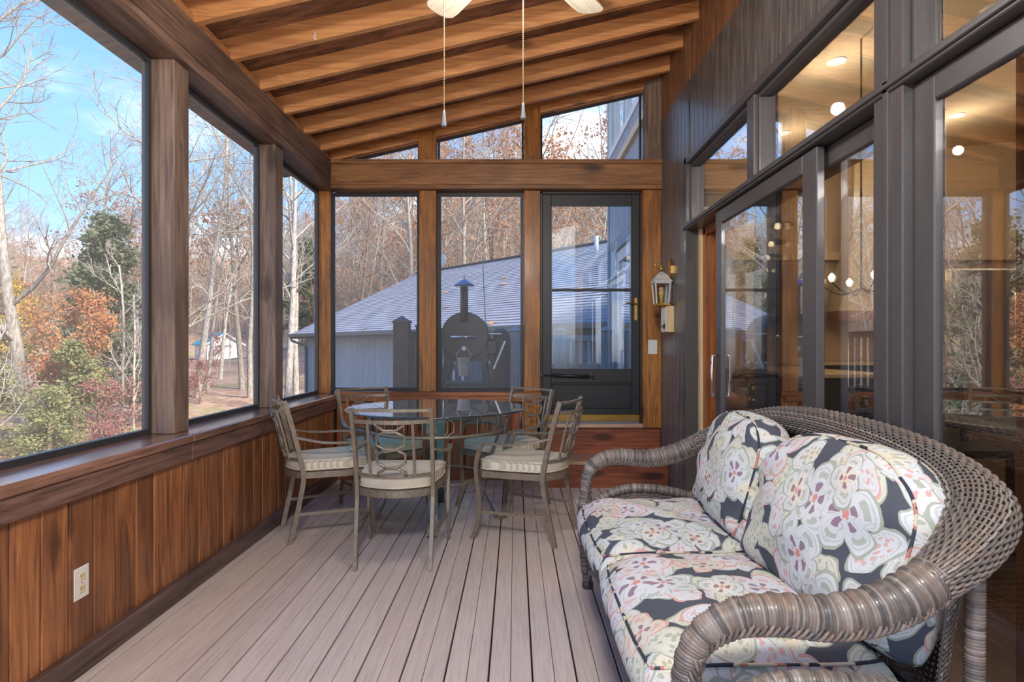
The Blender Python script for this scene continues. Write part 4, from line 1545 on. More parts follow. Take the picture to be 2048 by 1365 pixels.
tb_ = thing('pine_box', 'pale pine box with white dial face on the siding below the lantern', 'box', (1.301, 4.99, 1.311))
MB().box(-0.062, 0, -0.09, 0.09, 0, 0.215, c=0.003).build('body', G('pale_pine'), tb_)
fc = MB().box(-0.067, -0.0625, -0.082, 0.082, 0.006, 0.208, c=0.001).build('face', G('white_plastic'), tb_)
MB().box(-0.070, -0.0672, -0.06, 0.06, 0.10, 0.19, c=0.001).build('panel', G('white_paint'), fc)
MB().lathe([(0.022, -0.0720), (0.022, -0.0672)], -0.03, 0.05, 16, 'X').build('dial', G('black_metal'), fc)
MB().lathe([(0.008, -0.0735), (0.008, -0.0675)], 0.035, 0.05, 10, 'X').build('knob', G('black_metal'), fc)

sw = thing('light_switch', 'white toggle light switch on the timber door post', 'switch', (1.223, 5.331, 1.125))
MB().box(-0.041, 0.041, -0.006, 0, 0, 0.128, c=0.003).build('plate', G('white_plastic'), sw)
MB().box(-0.009, 0.009, -0.008, -0.0055, 0.046, 0.082).build('slot', G('white_paint'), sw)
MB().prism([(-0.018, 0.064), (-0.007, 0.058), (-0.007, 0.071)], 'X', -0.005, 0.005).build('toggle', G('white_plastic'), sw, recalc=True)
MB().box(0.041, 0.066, -0.012, 0, 0.05, 0.064, c=0.002).build('conduit', G('brass'), sw)

ol = thing('wall_outlet', 'white duplex outlet on the left wainscot boards', 'outlet', (-1.611, 2.225, 0.2625))
YO, HO = 0.0375, 0.118
MB().box(0, 0.005, -YO, YO, 0, HO, c=0.002).build('plate', G('white_plastic'), ol)
for zc in (0.036, 0.082):
    rc = MB().box(0.0045, 0.0075, -0.016, 0.016, zc - 0.015, zc + 0.015, c=0.002).build('receptacle', G('ivory_plastic'), ol)
    MB().box(0.0074, 0.0079, -0.008, -0.006, zc - 0.002, zc + 0.008).box(0.0074, 0.0079, 0.006, 0.008, zc - 0.002, zc + 0.008).build('slot', G('gap_dark'), rc)
MB().lathe([(0.003, 0.0045), (0.003, 0.0062)], 0, 0.059, 8, 'X').build('screw', G('brass'), ol)

pb = thing('outdoor_outlet', 'small ivory outlet box with dark plug low on the siding', 'outlet', (1.302, 4.86, 0.275))
MB().box(-0.045, 0, -0.04, 0.04, 0, 0.095, c=0.004).build('housing', G('ivory_plastic'), pb)
MB().box(-0.068, -0.045, -0.02, 0.03, 0.03, 0.08, c=0.006).build('plug', G('gap_dark'), pb)
MB().box(-0.055, 0, -0.044, 0.044, 0.095, 0.101, c=0.002).build('cover', G('ivory_plastic'), pb)

# ---------------------------------------------------------------- outdoors: ground
def soft(x, k=4.0):
    return k * math.log1p(math.exp(max(-30, min(30, x / k)))) if x / k < 30 else x


def gz(x, y):
    d = math.hypot(x, y)
    base = -2.3 + 1.8 * min(1, max(0, (d - 8) / 60))
    ys = 30 + max(0, -x - 6) * 1.75
    ys = min(ys, 84)
    z = base + 0.36 * min(soft(y - ys), 66)
    xs = -27 - max(0, y - 34) * 0.85
    z += 0.34 * min(soft(xs - x), 40)
    z += 0.25 * mnoise.noise(Vector((x * 0.07, y * 0.07, 0)))
    return z


gm = MB()
xs_ = [-150 + 3.0 * i for i in range(74)]
ys_ = [-40 + 3.0 * i for i in range(66)]
for yy in ys_:
    for xx in xs_:
        gm.v.append((xx, yy, gz(xx, yy)))
nx = len(xs_)
for j in range(len(ys_) - 1):
    for i in range(nx - 1):
        gm.f.append((j * nx + i, j * nx + i + 1, (j + 1) * nx + i + 1, (j + 1) * nx + i))
        gm.sm.append(True)
ground = struct('ground', gm, G('leaf_litter'))

# ---------------------------------------------------------------- trees


def make_tree(seed, H=14.0, r0=0.19, lean=0.05, n1=15, n2=5, n3=4, first=0.3, spread=0.9, twist=0.25, leaf=None, nleaf=0, leafsize=0.16, fork=False):
    rr = random.Random(seed)
    mb = MB()
    tips = []

    def rdir(d, ang):
        a = d.orthogonal().normalized()
        a.rotate(Matrix.Rotation(rr.random() * 2 * PI, 3, d))
        v = d.copy()
        v.rotate(Matrix.Rotation(ang, 3, a))
        return v

    def limb(p, d, L, r, seg, sides, up, wob, rend):
        pts, rad = [p.copy()], [r]
        q, dd = p.copy(), d.normalized()
        for i in range(seg):
            dd = (dd + Vector((rr.uniform(-wob, wob), rr.uniform(-wob, wob), rr.uniform(-wob, wob) + up))).normalized()
            q = q + dd * (L / seg)
            pts.append(q.copy())
            rad.append(r + (rend - r) * ((i + 1) / seg))
        mb.tube(pts, rad, sides, cap=False, smooth=True)
        return pts, rad

    def at(pts, rad, t):
        f = t * (len(pts) - 1)
        i = min(int(f), len(pts) - 2)
        return pts[i].lerp(pts[i + 1], f - i), (pts[i + 1] - pts[i]).normalized(), rad[i] + (rad[i + 1] - rad[i]) * (f - i)
    d0 = Vector((rr.uniform(-lean, lean), rr.uniform(-lean, lean), 1)).normalized()
    trunks = [limb(Vector((0, 0, -0.4)), d0, H, r0, 9, 7, 0.02, 0.06, 0.03)]
    if fork:
        p, d, r = at(*trunks[0], 0.12)
        trunks.append(limb(p, rdir(d, 0.3), H * 0.8, r0 * 0.7, 8, 6, 0.05, 0.06, 0.03))
    for tp, tr in trunks:
        for a in range(n1 // len(trunks)):
            t = first + (1 - first) * (a + rr.random()) / (n1 // len(trunks))
            p, d, r = at(tp, tr, min(0.98, t))
            L1 = H * (0.42 - 0.28 * (t - first) / (1 - first)) * rr.uniform(0.7, 1.2)
            bp_, br_ = limb(p, rdir(d, spread * rr.uniform(0.7, 1.15)), L1, min(r * 0.55, 0.075), 6, 4, 0.09, twist, 0.014)
            for b in range(n2):
                t2 = 0.2 + 0.8 * (b + rr.random()) / n2
                p2, d2, r2 = at(bp_, br_, min(0.97, t2))
                L2 = L1 * 0.5 * rr.uniform(0.6, 1.1) * (1.15 - 0.5 * t2)
                cp, cr = limb(p2, rdir(d2, rr.uniform(0.5, 1.0)), L2, r2 * 0.6 + 0.004, 4, 3, 0.06, twist, 0.008)
                for c in range(n3):
                    t3 = 0.2 + 0.8 * (c + rr.random()) / n3
                    p3, d3, r3 = at(cp, cr, min(0.97, t3))
                    L3 = L2 * 0.55 * rr.uniform(0.6, 1.2)
                    ep, er = limb(p3, rdir(d3, rr.uniform(0.4, 1.0)), L3, r3 * 0.7 + 0.002, 2, 3, 0.05, twist, 0.005)
                    tips += [ep[-1], ep[1]]
                    for e in range(2):
                        p4, d4, r4 = at(ep, er, rr.uniform(0.3, 0.95))
                        fp, fr = limb(p4, rdir(d4, rr.uniform(0.4, 0.9)), L3 * 0.5, 0.006, 1, 3, 0.05, twist, 0.004)
                        tips.append(fp[-1])
    lf = None
    if leaf:
        lf = MB()
        for _ in range(nleaf):
            c = rr.choice(tips) + Vector((rr.gauss(0, .16), rr.gauss(0, .16), rr.gauss(0, .13)))
            s_ = leafsize * rr.uniform(0.6, 1.3)
            u = Vector((rr.gauss(0, 1), rr.gauss(0, 1), rr.gauss(0, 0.5))).normalized()
            v = u.orthogonal().normalized()
            v.rotate(Matrix.Rotation(rr.random() * 6.28, 3, u))
            w_ = u.cross(v)
            lf.add([c - v * s_ * 0.5, c + w_ * s_ * 0.36, c + v * s_ * 0.5, c - w_ * s_ * 0.36], [(0, 1, 2, 3)])
    return mb, lf


def make_cedar(seed, H=8.0, R0=1.8, n=2600, size=0.30, base=0.12):
    rr = random.Random(seed)
    tr = MB().tube([(0, 0, -0.4), (0.03, 0, H * 0.4), (0, 0.02, H * 0.97)], [0.13, 0.09, 0.02], 6)
    lf = MB()
    nb = int(H * 9)
    for b in range(nb):
        t = base + (0.98 - base) * (b + rr.random()) / nb
        z = H * t
        Rb = R0 * (1 - t) ** 0.75 * rr.uniform(0.65, 1.15) + 0.12
        a = rr.random() * 2 * PI
        d = Vector((math.cos(a), math.sin(a), 0))
        end = Vector((0, 0, z)) + d * Rb + Vector((0, 0, rr.uniform(-0.1, 0.25) * Rb))
        tr.tube([(0, 0, z - 0.1), tuple(Vector((0, 0, z)).lerp(end, .5)), tuple(end)], [0.03, 0.02, 0.006], 3, cap=False)
        for k in range(n // nb):
            f = rr.random() ** 0.6
            c = Vector((0, 0, z)).lerp(end, f) + Vector((rr.gauss(0, .15), rr.gauss(0, .15), rr.gauss(0, .11))) * (0.5 + 0.35 * R0)
            s_ = size * rr.uniform(0.5, 1.25)
            v = (d + Vector((rr.gauss(0, .6), rr.gauss(0, .6), rr.gauss(0.2, .6)))).normalized()
            w_ = v.orthogonal().normalized()
            w_.rotate(Matrix.Rotation(rr.random() * 6.28, 3, v))
            lf.add([c - v * s_ * .5, c + w_ * s_ * .26, c + v * s_ * .5, c - w_ * s_ * .26], [(0, 1, 2, 3)])
    return tr, lf


KIND = {}


def kind(key, name, pair, bark_m, leaf_m):
    a, b = pair
    KIND[key] = (name, a.mesh('trunk', G(bark_m)), b.mesh('foliage', G(leaf_m)) if b else None)


kind('bare1', 'bare_tree', make_tree(1, 15, 0.17), 'bark_grey', None)
kind('bare2', 'bare_tree', make_tree(2, 17, 0.20, 0.12, 17, first=0.38), 'bark_grey', None)
kind('bare3', 'bare_tree', make_tree(3, 13, 0.15, 0.08, 15, first=0.25, fork=True), 'bark_brown', None)
kind('big', 'bare_tree', make_tree(14, 15, 0.22, 0.05, 20, 6, 5, 0.22, 1.0), 'bark_grey', None)
kind('dry1', 'dry_leaf_tree', make_tree(5, 13, 0.15, 0.1, 16, leaf=1, nleaf=1700, leafsize=0.17), 'bark_grey', 'leaf_rust')
kind('dry2', 'dry_leaf_tree', make_tree(6, 14, 0.16, 0.1, 16, leaf=1, nleaf=1700, leafsize=0.17), 'bark_grey', 'leaf_orange')
kind('orange', 'orange_tree', make_tree(7, 6.0, 0.09, 0.1, 14, 5, 3, 0.25, 0.9, leaf=1, nleaf=5200, leafsize=0.11), 'bark_grey', 'leaf_orange')
kind('yellow', 'yellow_tree', make_tree(8, 5.0, 0.07, 0.1, 12, 4, 3, 0.3, 0.9, leaf=1, nleaf=2400, leafsize=0.10), 'bark_grey', 'leaf_yellow')
kind('red', 'red_shrub', make_tree(9, 3.2, 0.05, 0.2, 12, 4, 3, 0.1, 1.0, leaf=1, nleaf=1800, leafsize=0.075, fork=True), 'bark_brown', 'leaf_red')
kind('cedar', 'cedar_tree', make_cedar(10, 8.8, 2.9, 13000, 0.22), 'bark_brown', 'needle_green')
kind('cedar2', 'cedar_tree', make_cedar(11, 4.0, 1.7, 8000, 0.13, 0.05), 'bark_brown', 'needle_olive')
kind('twiggy', 'bare_sapling', make_tree(12, 5.5, 0.045, 0.3, 10, 4, 3, 0.2, 0.7), 'bark_grey', None)

LAB = {
    'bare': ('leafless grey-barked tree standing on the wooded slope', 'leafless trees on the slope'),
    'near': ('tall leafless oak standing close to the screened porch', 'tall leafless trees near the porch'),
    'dry': ('slender tree still holding dry tan leaves on the slope', 'dry-leaved trees on the slope'),
    'orange': ('small tree with bright orange autumn leaves beside the dark evergreen', None),
    'orange2': ('small orange-leaved oak beyond the screened wall', 'orange-leaved young oaks'),
    'yellow': ('thin young tree with yellow-green leaves among the orange ones', 'yellow-leaved young trees'),
    'red': ('low shrub with dull red leaves over the leaf-covered ground', 'dull red shrubs'),
    'cedar': ('tall dark green evergreen beyond the screened wall', 'tall dark evergreens'),
    'cedar2': ('low olive-green juniper bush beyond the screened wall', 'olive juniper bushes'),
    'sap': ('thin pale leafless sapling growing from the leaf litter', 'thin pale saplings'),
}
STANDS = []


def plant(key, lab, x, y, sc=1.0, dz=0.0, rz=None):
    name, tm, fm = KIND[key]
    STANDS.append((x, y))
    root = thing(name, LAB[lab][0], 'shrub' if lab in ('red', 'cedar2') else 'tree', (x, y, gz(x, y) + dz), R.random() * 6.28 if rz is None else rz, LAB[lab][1])
    root.scale = (sc, sc, sc)
    obj('trunk', tm, root)
    if fm:
        obj('foliage', fm, root)
    return root


def pos(px, Y):
    return (px - 1030) * Y / F_PX, Y


# near trees seen through the left screens
for px, Y, key, lab, sc in (
        (58, 19, 'big', 'near', 1.0), (-120, 17, 'bare2', 'near', 0.9), (300, 24, 'big', 'near', 0.95), (-330, 21, 'bare1', 'near', 1.0),
        (212, 22, 'cedar', 'cedar', 0.88), (105, 17.4, 'orange', 'orange', 0.78), (40, 30, 'orange', 'orange2', 0.9), (15, 24, 'yellow', 'yellow', 1.0),
        (150, 16.5, 'cedar2', 'cedar2', 0.80), (100, 13.5, 'cedar2', 'cedar2', 0.55), (-25, 16, 'cedar2', 'cedar2', 0.75), (210, 14.5, 'red', 'red', 0.8), (205, 12.6, 'red', 'red', 0.55),
        (240, 19, 'twiggy', 'sap', 1.1), (268, 18, 'twiggy', 'sap', 0.9), (265, 26, 'bare3', 'bare', 0.7), (190, 33, 'bare1', 'bare', 0.9),
        (395, 30, 'bare2', 'near', 0.95), (485, 34, 'bare2', 'bare', 0.9), (500, 30, 'bare1', 'bare', 0.9), (440, 40, 'dry2', 'orange2', 0.85),
        (415, 33, 'dry2', 'orange2', 0.75), (458, 52, 'twiggy', 'sap', 0.9), (400, 28, 'red', 'red', 0.7), (430, 50, 'red', 'red', 1.0), (575, 26, 'bare2', 'near', 0.9), (592, 30, 'bare1', 'near', 0.95),
        (615, 60, 'cedar', 'cedar', 1.2), (-60, 26, 'cedar', 'cedar', 0.9), (-250, 15, 'orange', 'orange2', 0.9), (-420, 19, 'cedar', 'cedar', 0.8), (-600, 22, 'bare2', 'bare', 0.9), (-800, 20, 'orange', 'orange2', 1.1),
        (-30, 14, 'twiggy', 'sap', 0.8), (340, 22, 'red', 'red', 0.9), (320, 42, 'dry1', 'dry', 0.9), (250, 40, 'dry1', 'dry', 0.9)):
    x, y = pos(px, Y)
    plant(key, lab, x, y, sc)
# trees straight behind the garage
for px, Y, key, lab, sc in ((705, 31, 'bare3', 'near', 0.9), (820, 30, 'bare1', 'near', 0.85), (935, 32, 'bare2', 'near', 0.85), (1120, 27, 'dry2', 'dry', 0.85), (1190, 30, 'bare3', 'near', 0.9), (1060, 34, 'dry1', 'dry', 0.9), (760, 38, 'dry2', 'dry', 0.9), (980, 38, 'dry1', 'dry', 1.0), (880, 42, 'dry2', 'dry', 0.9)):
    x, y = pos(px, Y)
    plant(key, lab, x, y, sc)
# wooded slopes
cnt = 0
while cnt < 215:
    Y = R.uniform(36, 120)
    px = R.uniform(-700, 1330)
    x, y = pos(px, Y)
    if gz(x, y) < 0.4 + 0.01 * Y or (360 < px < 540 and Y < 84) or x < -140:
        continue
    if px > 830 and gz(x, y) + 12.5 > 1.2 + 330 * Y / 1200 and R.random() < 0.9:
        continue
    if abs((x + 36) * 0.50 + (y - 72) * 0.86) < 7 and -36 < x < -8:
        continue                      # strip kept clear of trees so the sun reaches the shed
    if any((x - a) ** 2 + (y - b) ** 2 < 5.0 for a, b in STANDS):
        continue                      # no trunk grows inside another
    k = R.choice(['bare1', 'bare2', 'bare3', 'bare1', 'bare2', 'dry1', 'dry1', 'dry2', 'dry1'])
    plant(k, 'dry' if k[0] == 'd' else 'bare', x, y, R.uniform(0.8, 1.15))
    cnt += 1

# understorey too dense to count on the far slopes
br, bl = MB(), MB()
rb2 = random.Random(21)
n_ = 0
while n_ < 5200:
    Y = rb2.uniform(34, 125)
    x, y = pos(rb2.uniform(-700, 1330), Y)
    z = gz(x, y)
    if z < 0.4 + 0.01 * Y or x < -145:
        continue
    H = rb2.uniform(3, 8)
    top = Vector((x + rb2.gauss(0, .5), y + rb2.gauss(0, .5), z + H))
    b0 = Vector((x, y, z - 0.2))
    br.tube([b0, b0.lerp(top, .5) + Vector((rb2.gauss(0, .15), 0, 0)), top], [0.055, 0.04, 0.012], 3, cap=False)
    for _ in range(4):
        p = b0.lerp(top, rb2.uniform(.35, .95))
        q = p + Vector((rb2.gauss(0, .9), rb2.gauss(0, .9), rb2.uniform(.3, 1.5)))
        br.tube([p, q], [0.022, 0.010], 3, cap=False)
        for _k in range(3):
            c = p.lerp(q, rb2.random()) + Vector((rb2.gauss(0, .2), rb2.gauss(0, .2), rb2.gauss(0, .2)))
            v = Vector((rb2.gauss(0, 1), rb2.gauss(0, 1), rb2.gauss(0, 1))).normalized() * rb2.uniform(.07, .14)
            w_ = v.orthogonal() * 0.8
            bl.add([c - v, c + w_, c + v, c - w_], [(0, 1, 2, 3)])
    n_ += 1
bru = thing('hillside_brush', 'dense tan brush of saplings and dry leaves covering the far hillside', 'brush')
tag(bru, kind='stuff')
tag(br.build('stems', G('bark_pale'), bru), kind='stuff')
tag(bl.build('dry_leaves', G('leaf_rust'), bru), kind='stuff')

# ---------------------------------------------------------------- garage across the yard
gar = thing('garage', 'long blue-grey garage with grey shingle roof across the yard', 'building', (1.55, 10.0, 0), math.atan2(0.751, -0.66))
Z_E, Z_R, D_R, S0, S1 = 1.595, 4.05, 5.0, -0.35, 13.9
roof = MB()
n = 37
for i in range(n):
    d0, d1 = D_R * i / n, D_R * (i + 1) / n + 0.02
    z0, z1 = Z_E + (Z_R - Z_E) * i / n + 0.014, Z_E + (Z_R - Z_E) * (i + 1) / n + 0.004
    roof.add([(S0, -d0, z0), (S1, -d0, z0), (S1, -d1, z1), (S0, -d1, z1), (S0, -d0, z0 - 0.014), (S1, -d0, z0 - 0.014)], [(0, 1, 2, 3), (4, 5, 1, 0)])
ro_ = roof.build('roof_shingles', G('shingle'), gar, recalc=False)
tag(ro_, kind='stuff')
MB().add([(S0, -D_R, Z_R - .01), (S1, -D_R, Z_R - .01), (S1, -2 * D_R, Z_E), (S0, -2 * D_R, Z_E)], [(0, 1, 2, 3)]).add([(S0, 0, Z_E - .02), (S1, 0, Z_E - .02), (S1, -D_R, Z_R - .03), (S0, -D_R, Z_R - .03)], [(3, 2, 1, 0)]).build('roof_deck', G('fascia_dark'), gar)
MB().bar([(S0, -D_R, Z_R + 0.02), (S1, -D_R, Z_R + 0.02)], 0.24, 0.03).build('ridge_cap', G('fascia_dark'), gar)
bx(S0, S1, 0.0, 0.03, Z_E - 0.16, Z_E - 0.005).build('fascia', G('fascia_dark'), gar)
gt = MB()
gt.prism([(0.03, Z_E - 0.10), (0.10, Z_E - 0.10), (0.135, Z_E - 0.01), (0.12, Z_E - 0.005), (0.03, Z_E - 0.005)], 'X', S0, S1 + 0.05)
gt.build('gutter', G('gutter_grey'), gar, recalc=True)
gw = MB()
gw.box(S0 + 0.2, S1 - 0.3, -2 * D_R + 0.4, -0.45, -2.4, Z_E - 0.02)
gwo = gw.build('wall', G('siding_blue'), gar)
for i in range(38):
    s_ = S0 + 0.3 + i * 0.37
    if s_ < S1 - 0.5:
        bx(s_, s_ + 0.362, -0.452, -0.436, -2.4, Z_E - 0.03, c=0.003).build('siding_panel', G('siding_blue'), gar)
MB().tube([(S1 - 0.1, 0.06, Z_E - 0.10), (S1 - 0.1, 0.02, Z_E - 0.22), (S1 - 0.3, -0.38, Z_E - 0.42), (S1 - 0.32, -0.40, -2.2)], 0.045, 8).build('downspout', G('gutter_grey'), gar)
MB().add([(S1 - .3, -.45, Z_E - .02), (S1 - .3, -D_R, Z_R - .1), (S1 - .3, -2 * D_R + .4, Z_E - .02)], [(0, 1, 2)]).build('gable_wall', G('siding_blue'), gar)
MB().add([(S0 + .2, -.45, Z_E - .02), (S0 + .2, -D_R, Z_R - .1), (S0 + .2, -2 * D_R + .4, Z_E - .02)], [(2, 1, 0)]).build('gable_wall', G('siding_blue'), gar)
vp = MB().tube([(3.9, -4.2, Z_E + 4.2 / 5 * 2.455 - 0.1), (3.9, -4.2, Z_E + 4.2 / 5 * 2.455 + 0.42)], 0.06, 10)
vp.build('vent_pipe', G('galvanised'), gar)
sd = thing('satellite_dish', 'grey satellite dish on a short mast behind the garage ridge', 'dish', (-2.85, 22.8, 0))
MB().lathe([(0.02, 0.06), (0.17, 0.03), (0.25, -0.02), (0.23, -0.03)], 0, 4.45, 18, 'Y').build('reflector', G('gutter_grey'), sd)
MB().tube([(0, 0.05, 3.94), (0, 0.05, 4.45)], 0.03, 8).build('mast', G('gutter_grey'), sd)
fl = MB().add([(-.07, 0, 0), (0, -.06, .012), (.09, 0, .02), (0, .06, .004)], [(0, 1, 2, 3)]).add([(-.07, 0, -.004), (0, -.06, .008), (.09, 0, .016), (0, .06, 0)], [(3, 2, 1, 0)]).mesh('fallen_leaf', G('leaf_fallen'))
gm_ = Matrix.Translation((1.55, 10.0, 0)) @ Matrix.Rotation(math.atan2(0.751, -0.66), 4, 'Z')
for s_, d in ((3.2, .1), (2.1, 1.6), (1.4, 2.1), (1.1, 3.9), (6.4, 1.2), (6.2, 3.0), (5.6, 2.5), (8.0, 2.3), (8.8, 0.1), (0.9, 1.2), (5.2, 0.08), (2.6, 3.2)):
    p = gm_ @ Vector((s_, -d, Z_E + d / 5 * 2.455 + 0.022))
    rot = (gm_.to_3x3() @ Matrix.Rotation(-math.atan(2.455 / 5), 3, 'X') @ Matrix.Rotation(R.random() * 6, 3, 'Z')).to_euler()   # lies on the slope
    o = obj('fallen_leaf', fl, None, p, rot)
    o.scale = (1.3, 1.3, 1.3)
    tag(o, 'orange fallen leaf lying on the grey shingle roof', 'leaf', 'fallen leaves on the garage roof')

# ---------------------------------------------------------------- small white shed
sx, sy = pos(436, 72)
sz = 1.2 - 26 * 72 / 1200
shed = thing('shed', 'small white shed with a teal metal roof on the leafy lawn', 'building', (sx, sy, sz), math.radians(42))
bx(-1.9, 1.9, -2.6, 2.6, -0.6, 1.75).build('wall', G('white_siding'), shed)
MB().prism([(-1.9, 1.75), (1.9, 1.75), (0, 2.95)], 'Y', -2.6, 2.6).build('gable', G('white_siding'), shed, recalc=True)
for s_ in (-1, 1):
    MB().prism([(s_ * 2.25, 1.58), (0, 3.02), (0, 3.12), (s_ * 2.25, 1.68)], 'Y', -2.9, 2.9).build('roof_slope', G('teal_roof'), shed, recalc=True)
    MB().bar([(s_ * 2.25, -2.92, 1.58), (0, -2.92, 3.02)], 0.06, 0.16).build('rake_trim', G('white_paint'), shed)
bx(-1.93, -1.89, -1.2, -0.5, 0.2, 1.4).build('door', G('post_dark'), shed)
bx(-0.9, 0.9, -2.66, -2.6, 1.50, 1.60).build('gable_band', G('post_grey'), shed)

# ---------------------------------------------------------------- deck outside the storm door
deck = struct('deck', bx(-1.35, 1.44, 5.56, 8.75, 0.30, 0.42), G('gap_dark'), label='outdoor deck beyond the storm door')
me = bx(-1.37, 1.44, 0, 0.135, 0, 0.025, c=0.003).mesh('deck_board', G('deck_outside'))
yy = 5.56
while yy < 8.7:
    obj('deck_board', me, deck, (0, yy, 0.421))
    yy += 0.14
DZ = 0.446


def rail_post(parent, x, y, h=0.98, w=0.075, mat='post_dark'):
    p = MB().box(-w, w, -w, w, 0, h, c=0.004).build('rail_post', G(mat), parent, (x, y, DZ))
    cp = MB().box(-w * 1.15, w * 1.15, -w * 1.15, w * 1.15, h, h + 0.02, c=0.003)
    cp.add([(-w, -w, h + .02), (w, -w, h + .02), (w, w, h + .02), (-w, w, h + .02), (0, 0, h + .075)], [(0, 1, 4), (1, 2, 4), (2, 3, 4), (3, 0, 4)])
    cp.build('post_cap', G(mat if mat != 'post_dark' else 'fascia_dark'), p)
    return p


rl1 = thing('deck_railing', 'dark brown deck railing with square balusters running out from the porch corner', 'railing', (0, 0, 0))
for yy in (5.95, 7.3, 8.62):
    rail_post(rl1, -1.12, yy)
for zz in (0.12, 0.88):
    bx(-1.14, -1.10, 5.9, 8.6, DZ + zz - 0.035, DZ + zz + 0.035, c=0.003).build('rail', G('post_dark'), rl1)
me = bx(-0.018, 0.018, -0.018, 0.018, 0.1, 0.88).mesh('baluster', G('post_dark'))
yy = 6.08
while yy < 8.5:
    obj('baluster', me, rl1, (-1.12, yy, DZ))
    yy += 0.125
rl2 = thing('deck_railing', 'weathered grey deck railing with pyramid-capped posts on the garage side', 'railing', (0, 0, 0))
for xx in (-0.55, 0.0, 0.65, 1.30):
    rail_post(rl2, xx, 8.62, 0.96, 0.085, 'post_grey')
for zz in (0.10, 0.45, 0.86):
    bx(-1.0, 1.4, 8.60, 8.64, DZ + zz - 0.045, DZ + zz + 0.045, c=0.003).build('rail', G('post_grey'), rl2)
me = bx(-0.045, 0.045, -0.012, 0.012, 0.06, 0.90).mesh('picket', G('post_grey'))
xx = -0.95
while xx < 1.36:
    obj('picket', me, rl2, (xx, 8.655, DZ))
    xx += 0.13

# pellet smoker
CXs, CZs, YF, RS = -0.575, 1.315, 6.85, 0.272
sm = thing('smoker_grill', 'black drum smoker grill with short chimney and blue rain cap on the deck', 'grill', (CXs, YF, DZ))
L0 = CZs - DZ
MB().lathe([(RS - 0.01, 0.0), (RS, 0.008), (RS, 0.72), (RS - 0.01, 0.73)], 0, L0, 44, 'Y').build('drum', G('smoker_black'), sm)
MB().lathe([(RS * 0.97, -0.012), (RS * 0.99, -0.006), (RS * 0.99, 0.0)], 0, L0, 44, 'Y').build('end_cap', G('smoker_black'), sm)
MB().lathe([(0.045, L0 + 0.16), (0.045, L0 + 0.55)], 0, -0.06, 18).build('chimney', G('smoker_black'), sm)
cpm = MB().lathe([(0.115, L0 + 0.565), (0.11, L0 + 0.575), (0.03, L0 + 0.63), (0.012, L0 + 0.635)], 0, -0.06, 22)
cpo = cpm.build('chimney_cap', G('cap_blue'), sm)
MB().tube([(0, -0.06, L0 + 0.54), (0, -0.06, L0 + 0.68)], 0.006, 8).build('cap_rod', G('black_metal'), cpo)
hd = MB().tube([(-0.15, -0.06, L0 - 0.015), (0.15, -0.06, L0 - 0.015)], 0.014, 12)
hd.build('end_handle', G('chrome'), sm)
MB().tube([(-0.12, -0.06, L0 - 0.015), (-0.12, -0.005, L0 - 0.015)], 0.008, 8).build('handle_stud', G('chrome'), sm)
MB().tube([(0.12, -0.06, L0 - 0.015), (0.12, -0.005, L0 - 0.015)], 0.008, 8).build('handle_stud', G('chrome'), sm)
MB().box(-0.022, 0.022, -0.115, -0.01, L0 - 0.17, L0 - 0.12, c=0.003).build('grease_spout', G('galvanised'), sm)
MB().prism([(-0.24, L0 - 0.30), (0.27, L0 - 0.30), (0.25, L0 - 0.12), (-0.25, L0 - 0.12)], 'Y', 0.02, 0.68).build('saddle', G('smoker_black'), sm, recalc=True)
for a in (-1, 1):
    for yb_ in (0.04, 0.66):
        MB().bar([(a * 0.30, yb_, 0.0), (a * 0.21, yb_, L0 - 0.28)], 0.05, 0.03, up=(0, 1, 0)).build('leg', G('smoker_black'), sm)
MB().box(-0.25, 0.25, 0.04, 0.66, 0.28, 0.32, c=0.004).build('bottom_shelf', G('smoker_black'), sm)
MB().box(0.24, 0.37, 0.10, 0.60, L0 - 0.22, L0 - 0.04, c=0.02).build('hopper', G('smoker_black'), sm)
MB().bar([(0.46, 0.05, L0 - 0.06), (0.33, 0.05, L0 - 0.38)], 0.02, 0.03, up=(0, 1, 0)).build('side_bracket', G('galvanised'), sm)
MB().box(0.26, 0.42, 0.03, 0.30, L0 + 0.015, L0 + 0.03, c=0.003).build('side_shelf', G('galvanised'), sm)
bk_ = thing('grease_bucket', 'small galvanised bucket hanging under the smoker drum end', 'bucket', (CXs, YF - 0.048, 0.86))
MB().lathe([(0.056, 0.0), (0.058, 0.004), (0.078, 0.20), (0.083, 0.208), (0.079, 0.208), (0.074, 0.20), (0.054, 0.008)], 0, -0.06, 22).build('pail', G('galvanised'), bk_)
MB().tube([(0.082 * math.cos(i * PI / 12), -0.06 + 0.0 * i, 0.20 + 0.115 * math.sin(i * PI / 12)) for i in range(13)], 0.0035, 6).build('bail_handle', G('chrome'), bk_)
# covered gas grill behind the smoker
cg = thing('covered_grill', 'gas grill under a crumpled black cover beside the smoker', 'grill', (-0.190, 7.95, DZ))
cv = MB()
rings = [(0.125, 0.24, 0.10), (0.13, 0.25, 0.55), (0.135, 0.27, 0.80), (0.12, 0.25, 0.93), (0.07, 0.20, 0.98)]
nn_ = 20
for a, b, z in rings:
    for k in range(nn_):
        t = 2 * PI * k / nn_
        cx_, cy_ = math.cos(t), math.sin(t)
        q = (abs(cx_) ** 4 + abs(cy_) ** 4) ** -0.25
        wv = 1 + 0.05 * math.sin(k * 2.6 + z * 7)
        cv.v.append((a * cx_ * q * wv, b * cy_ * q * wv, z))
for j in range(len(rings) - 1):
    for k in range(nn_):
        cv.f.append((j * nn_ + k, j * nn_ + (k + 1) % nn_, (j + 1) * nn_ + (k + 1) % nn_, (j + 1) * nn_ + k))
        cv.sm.append(True)
cv.f.append(tuple((len(rings) - 1) * nn_ + k for k in range(nn_)))
cv.sm.append(True)
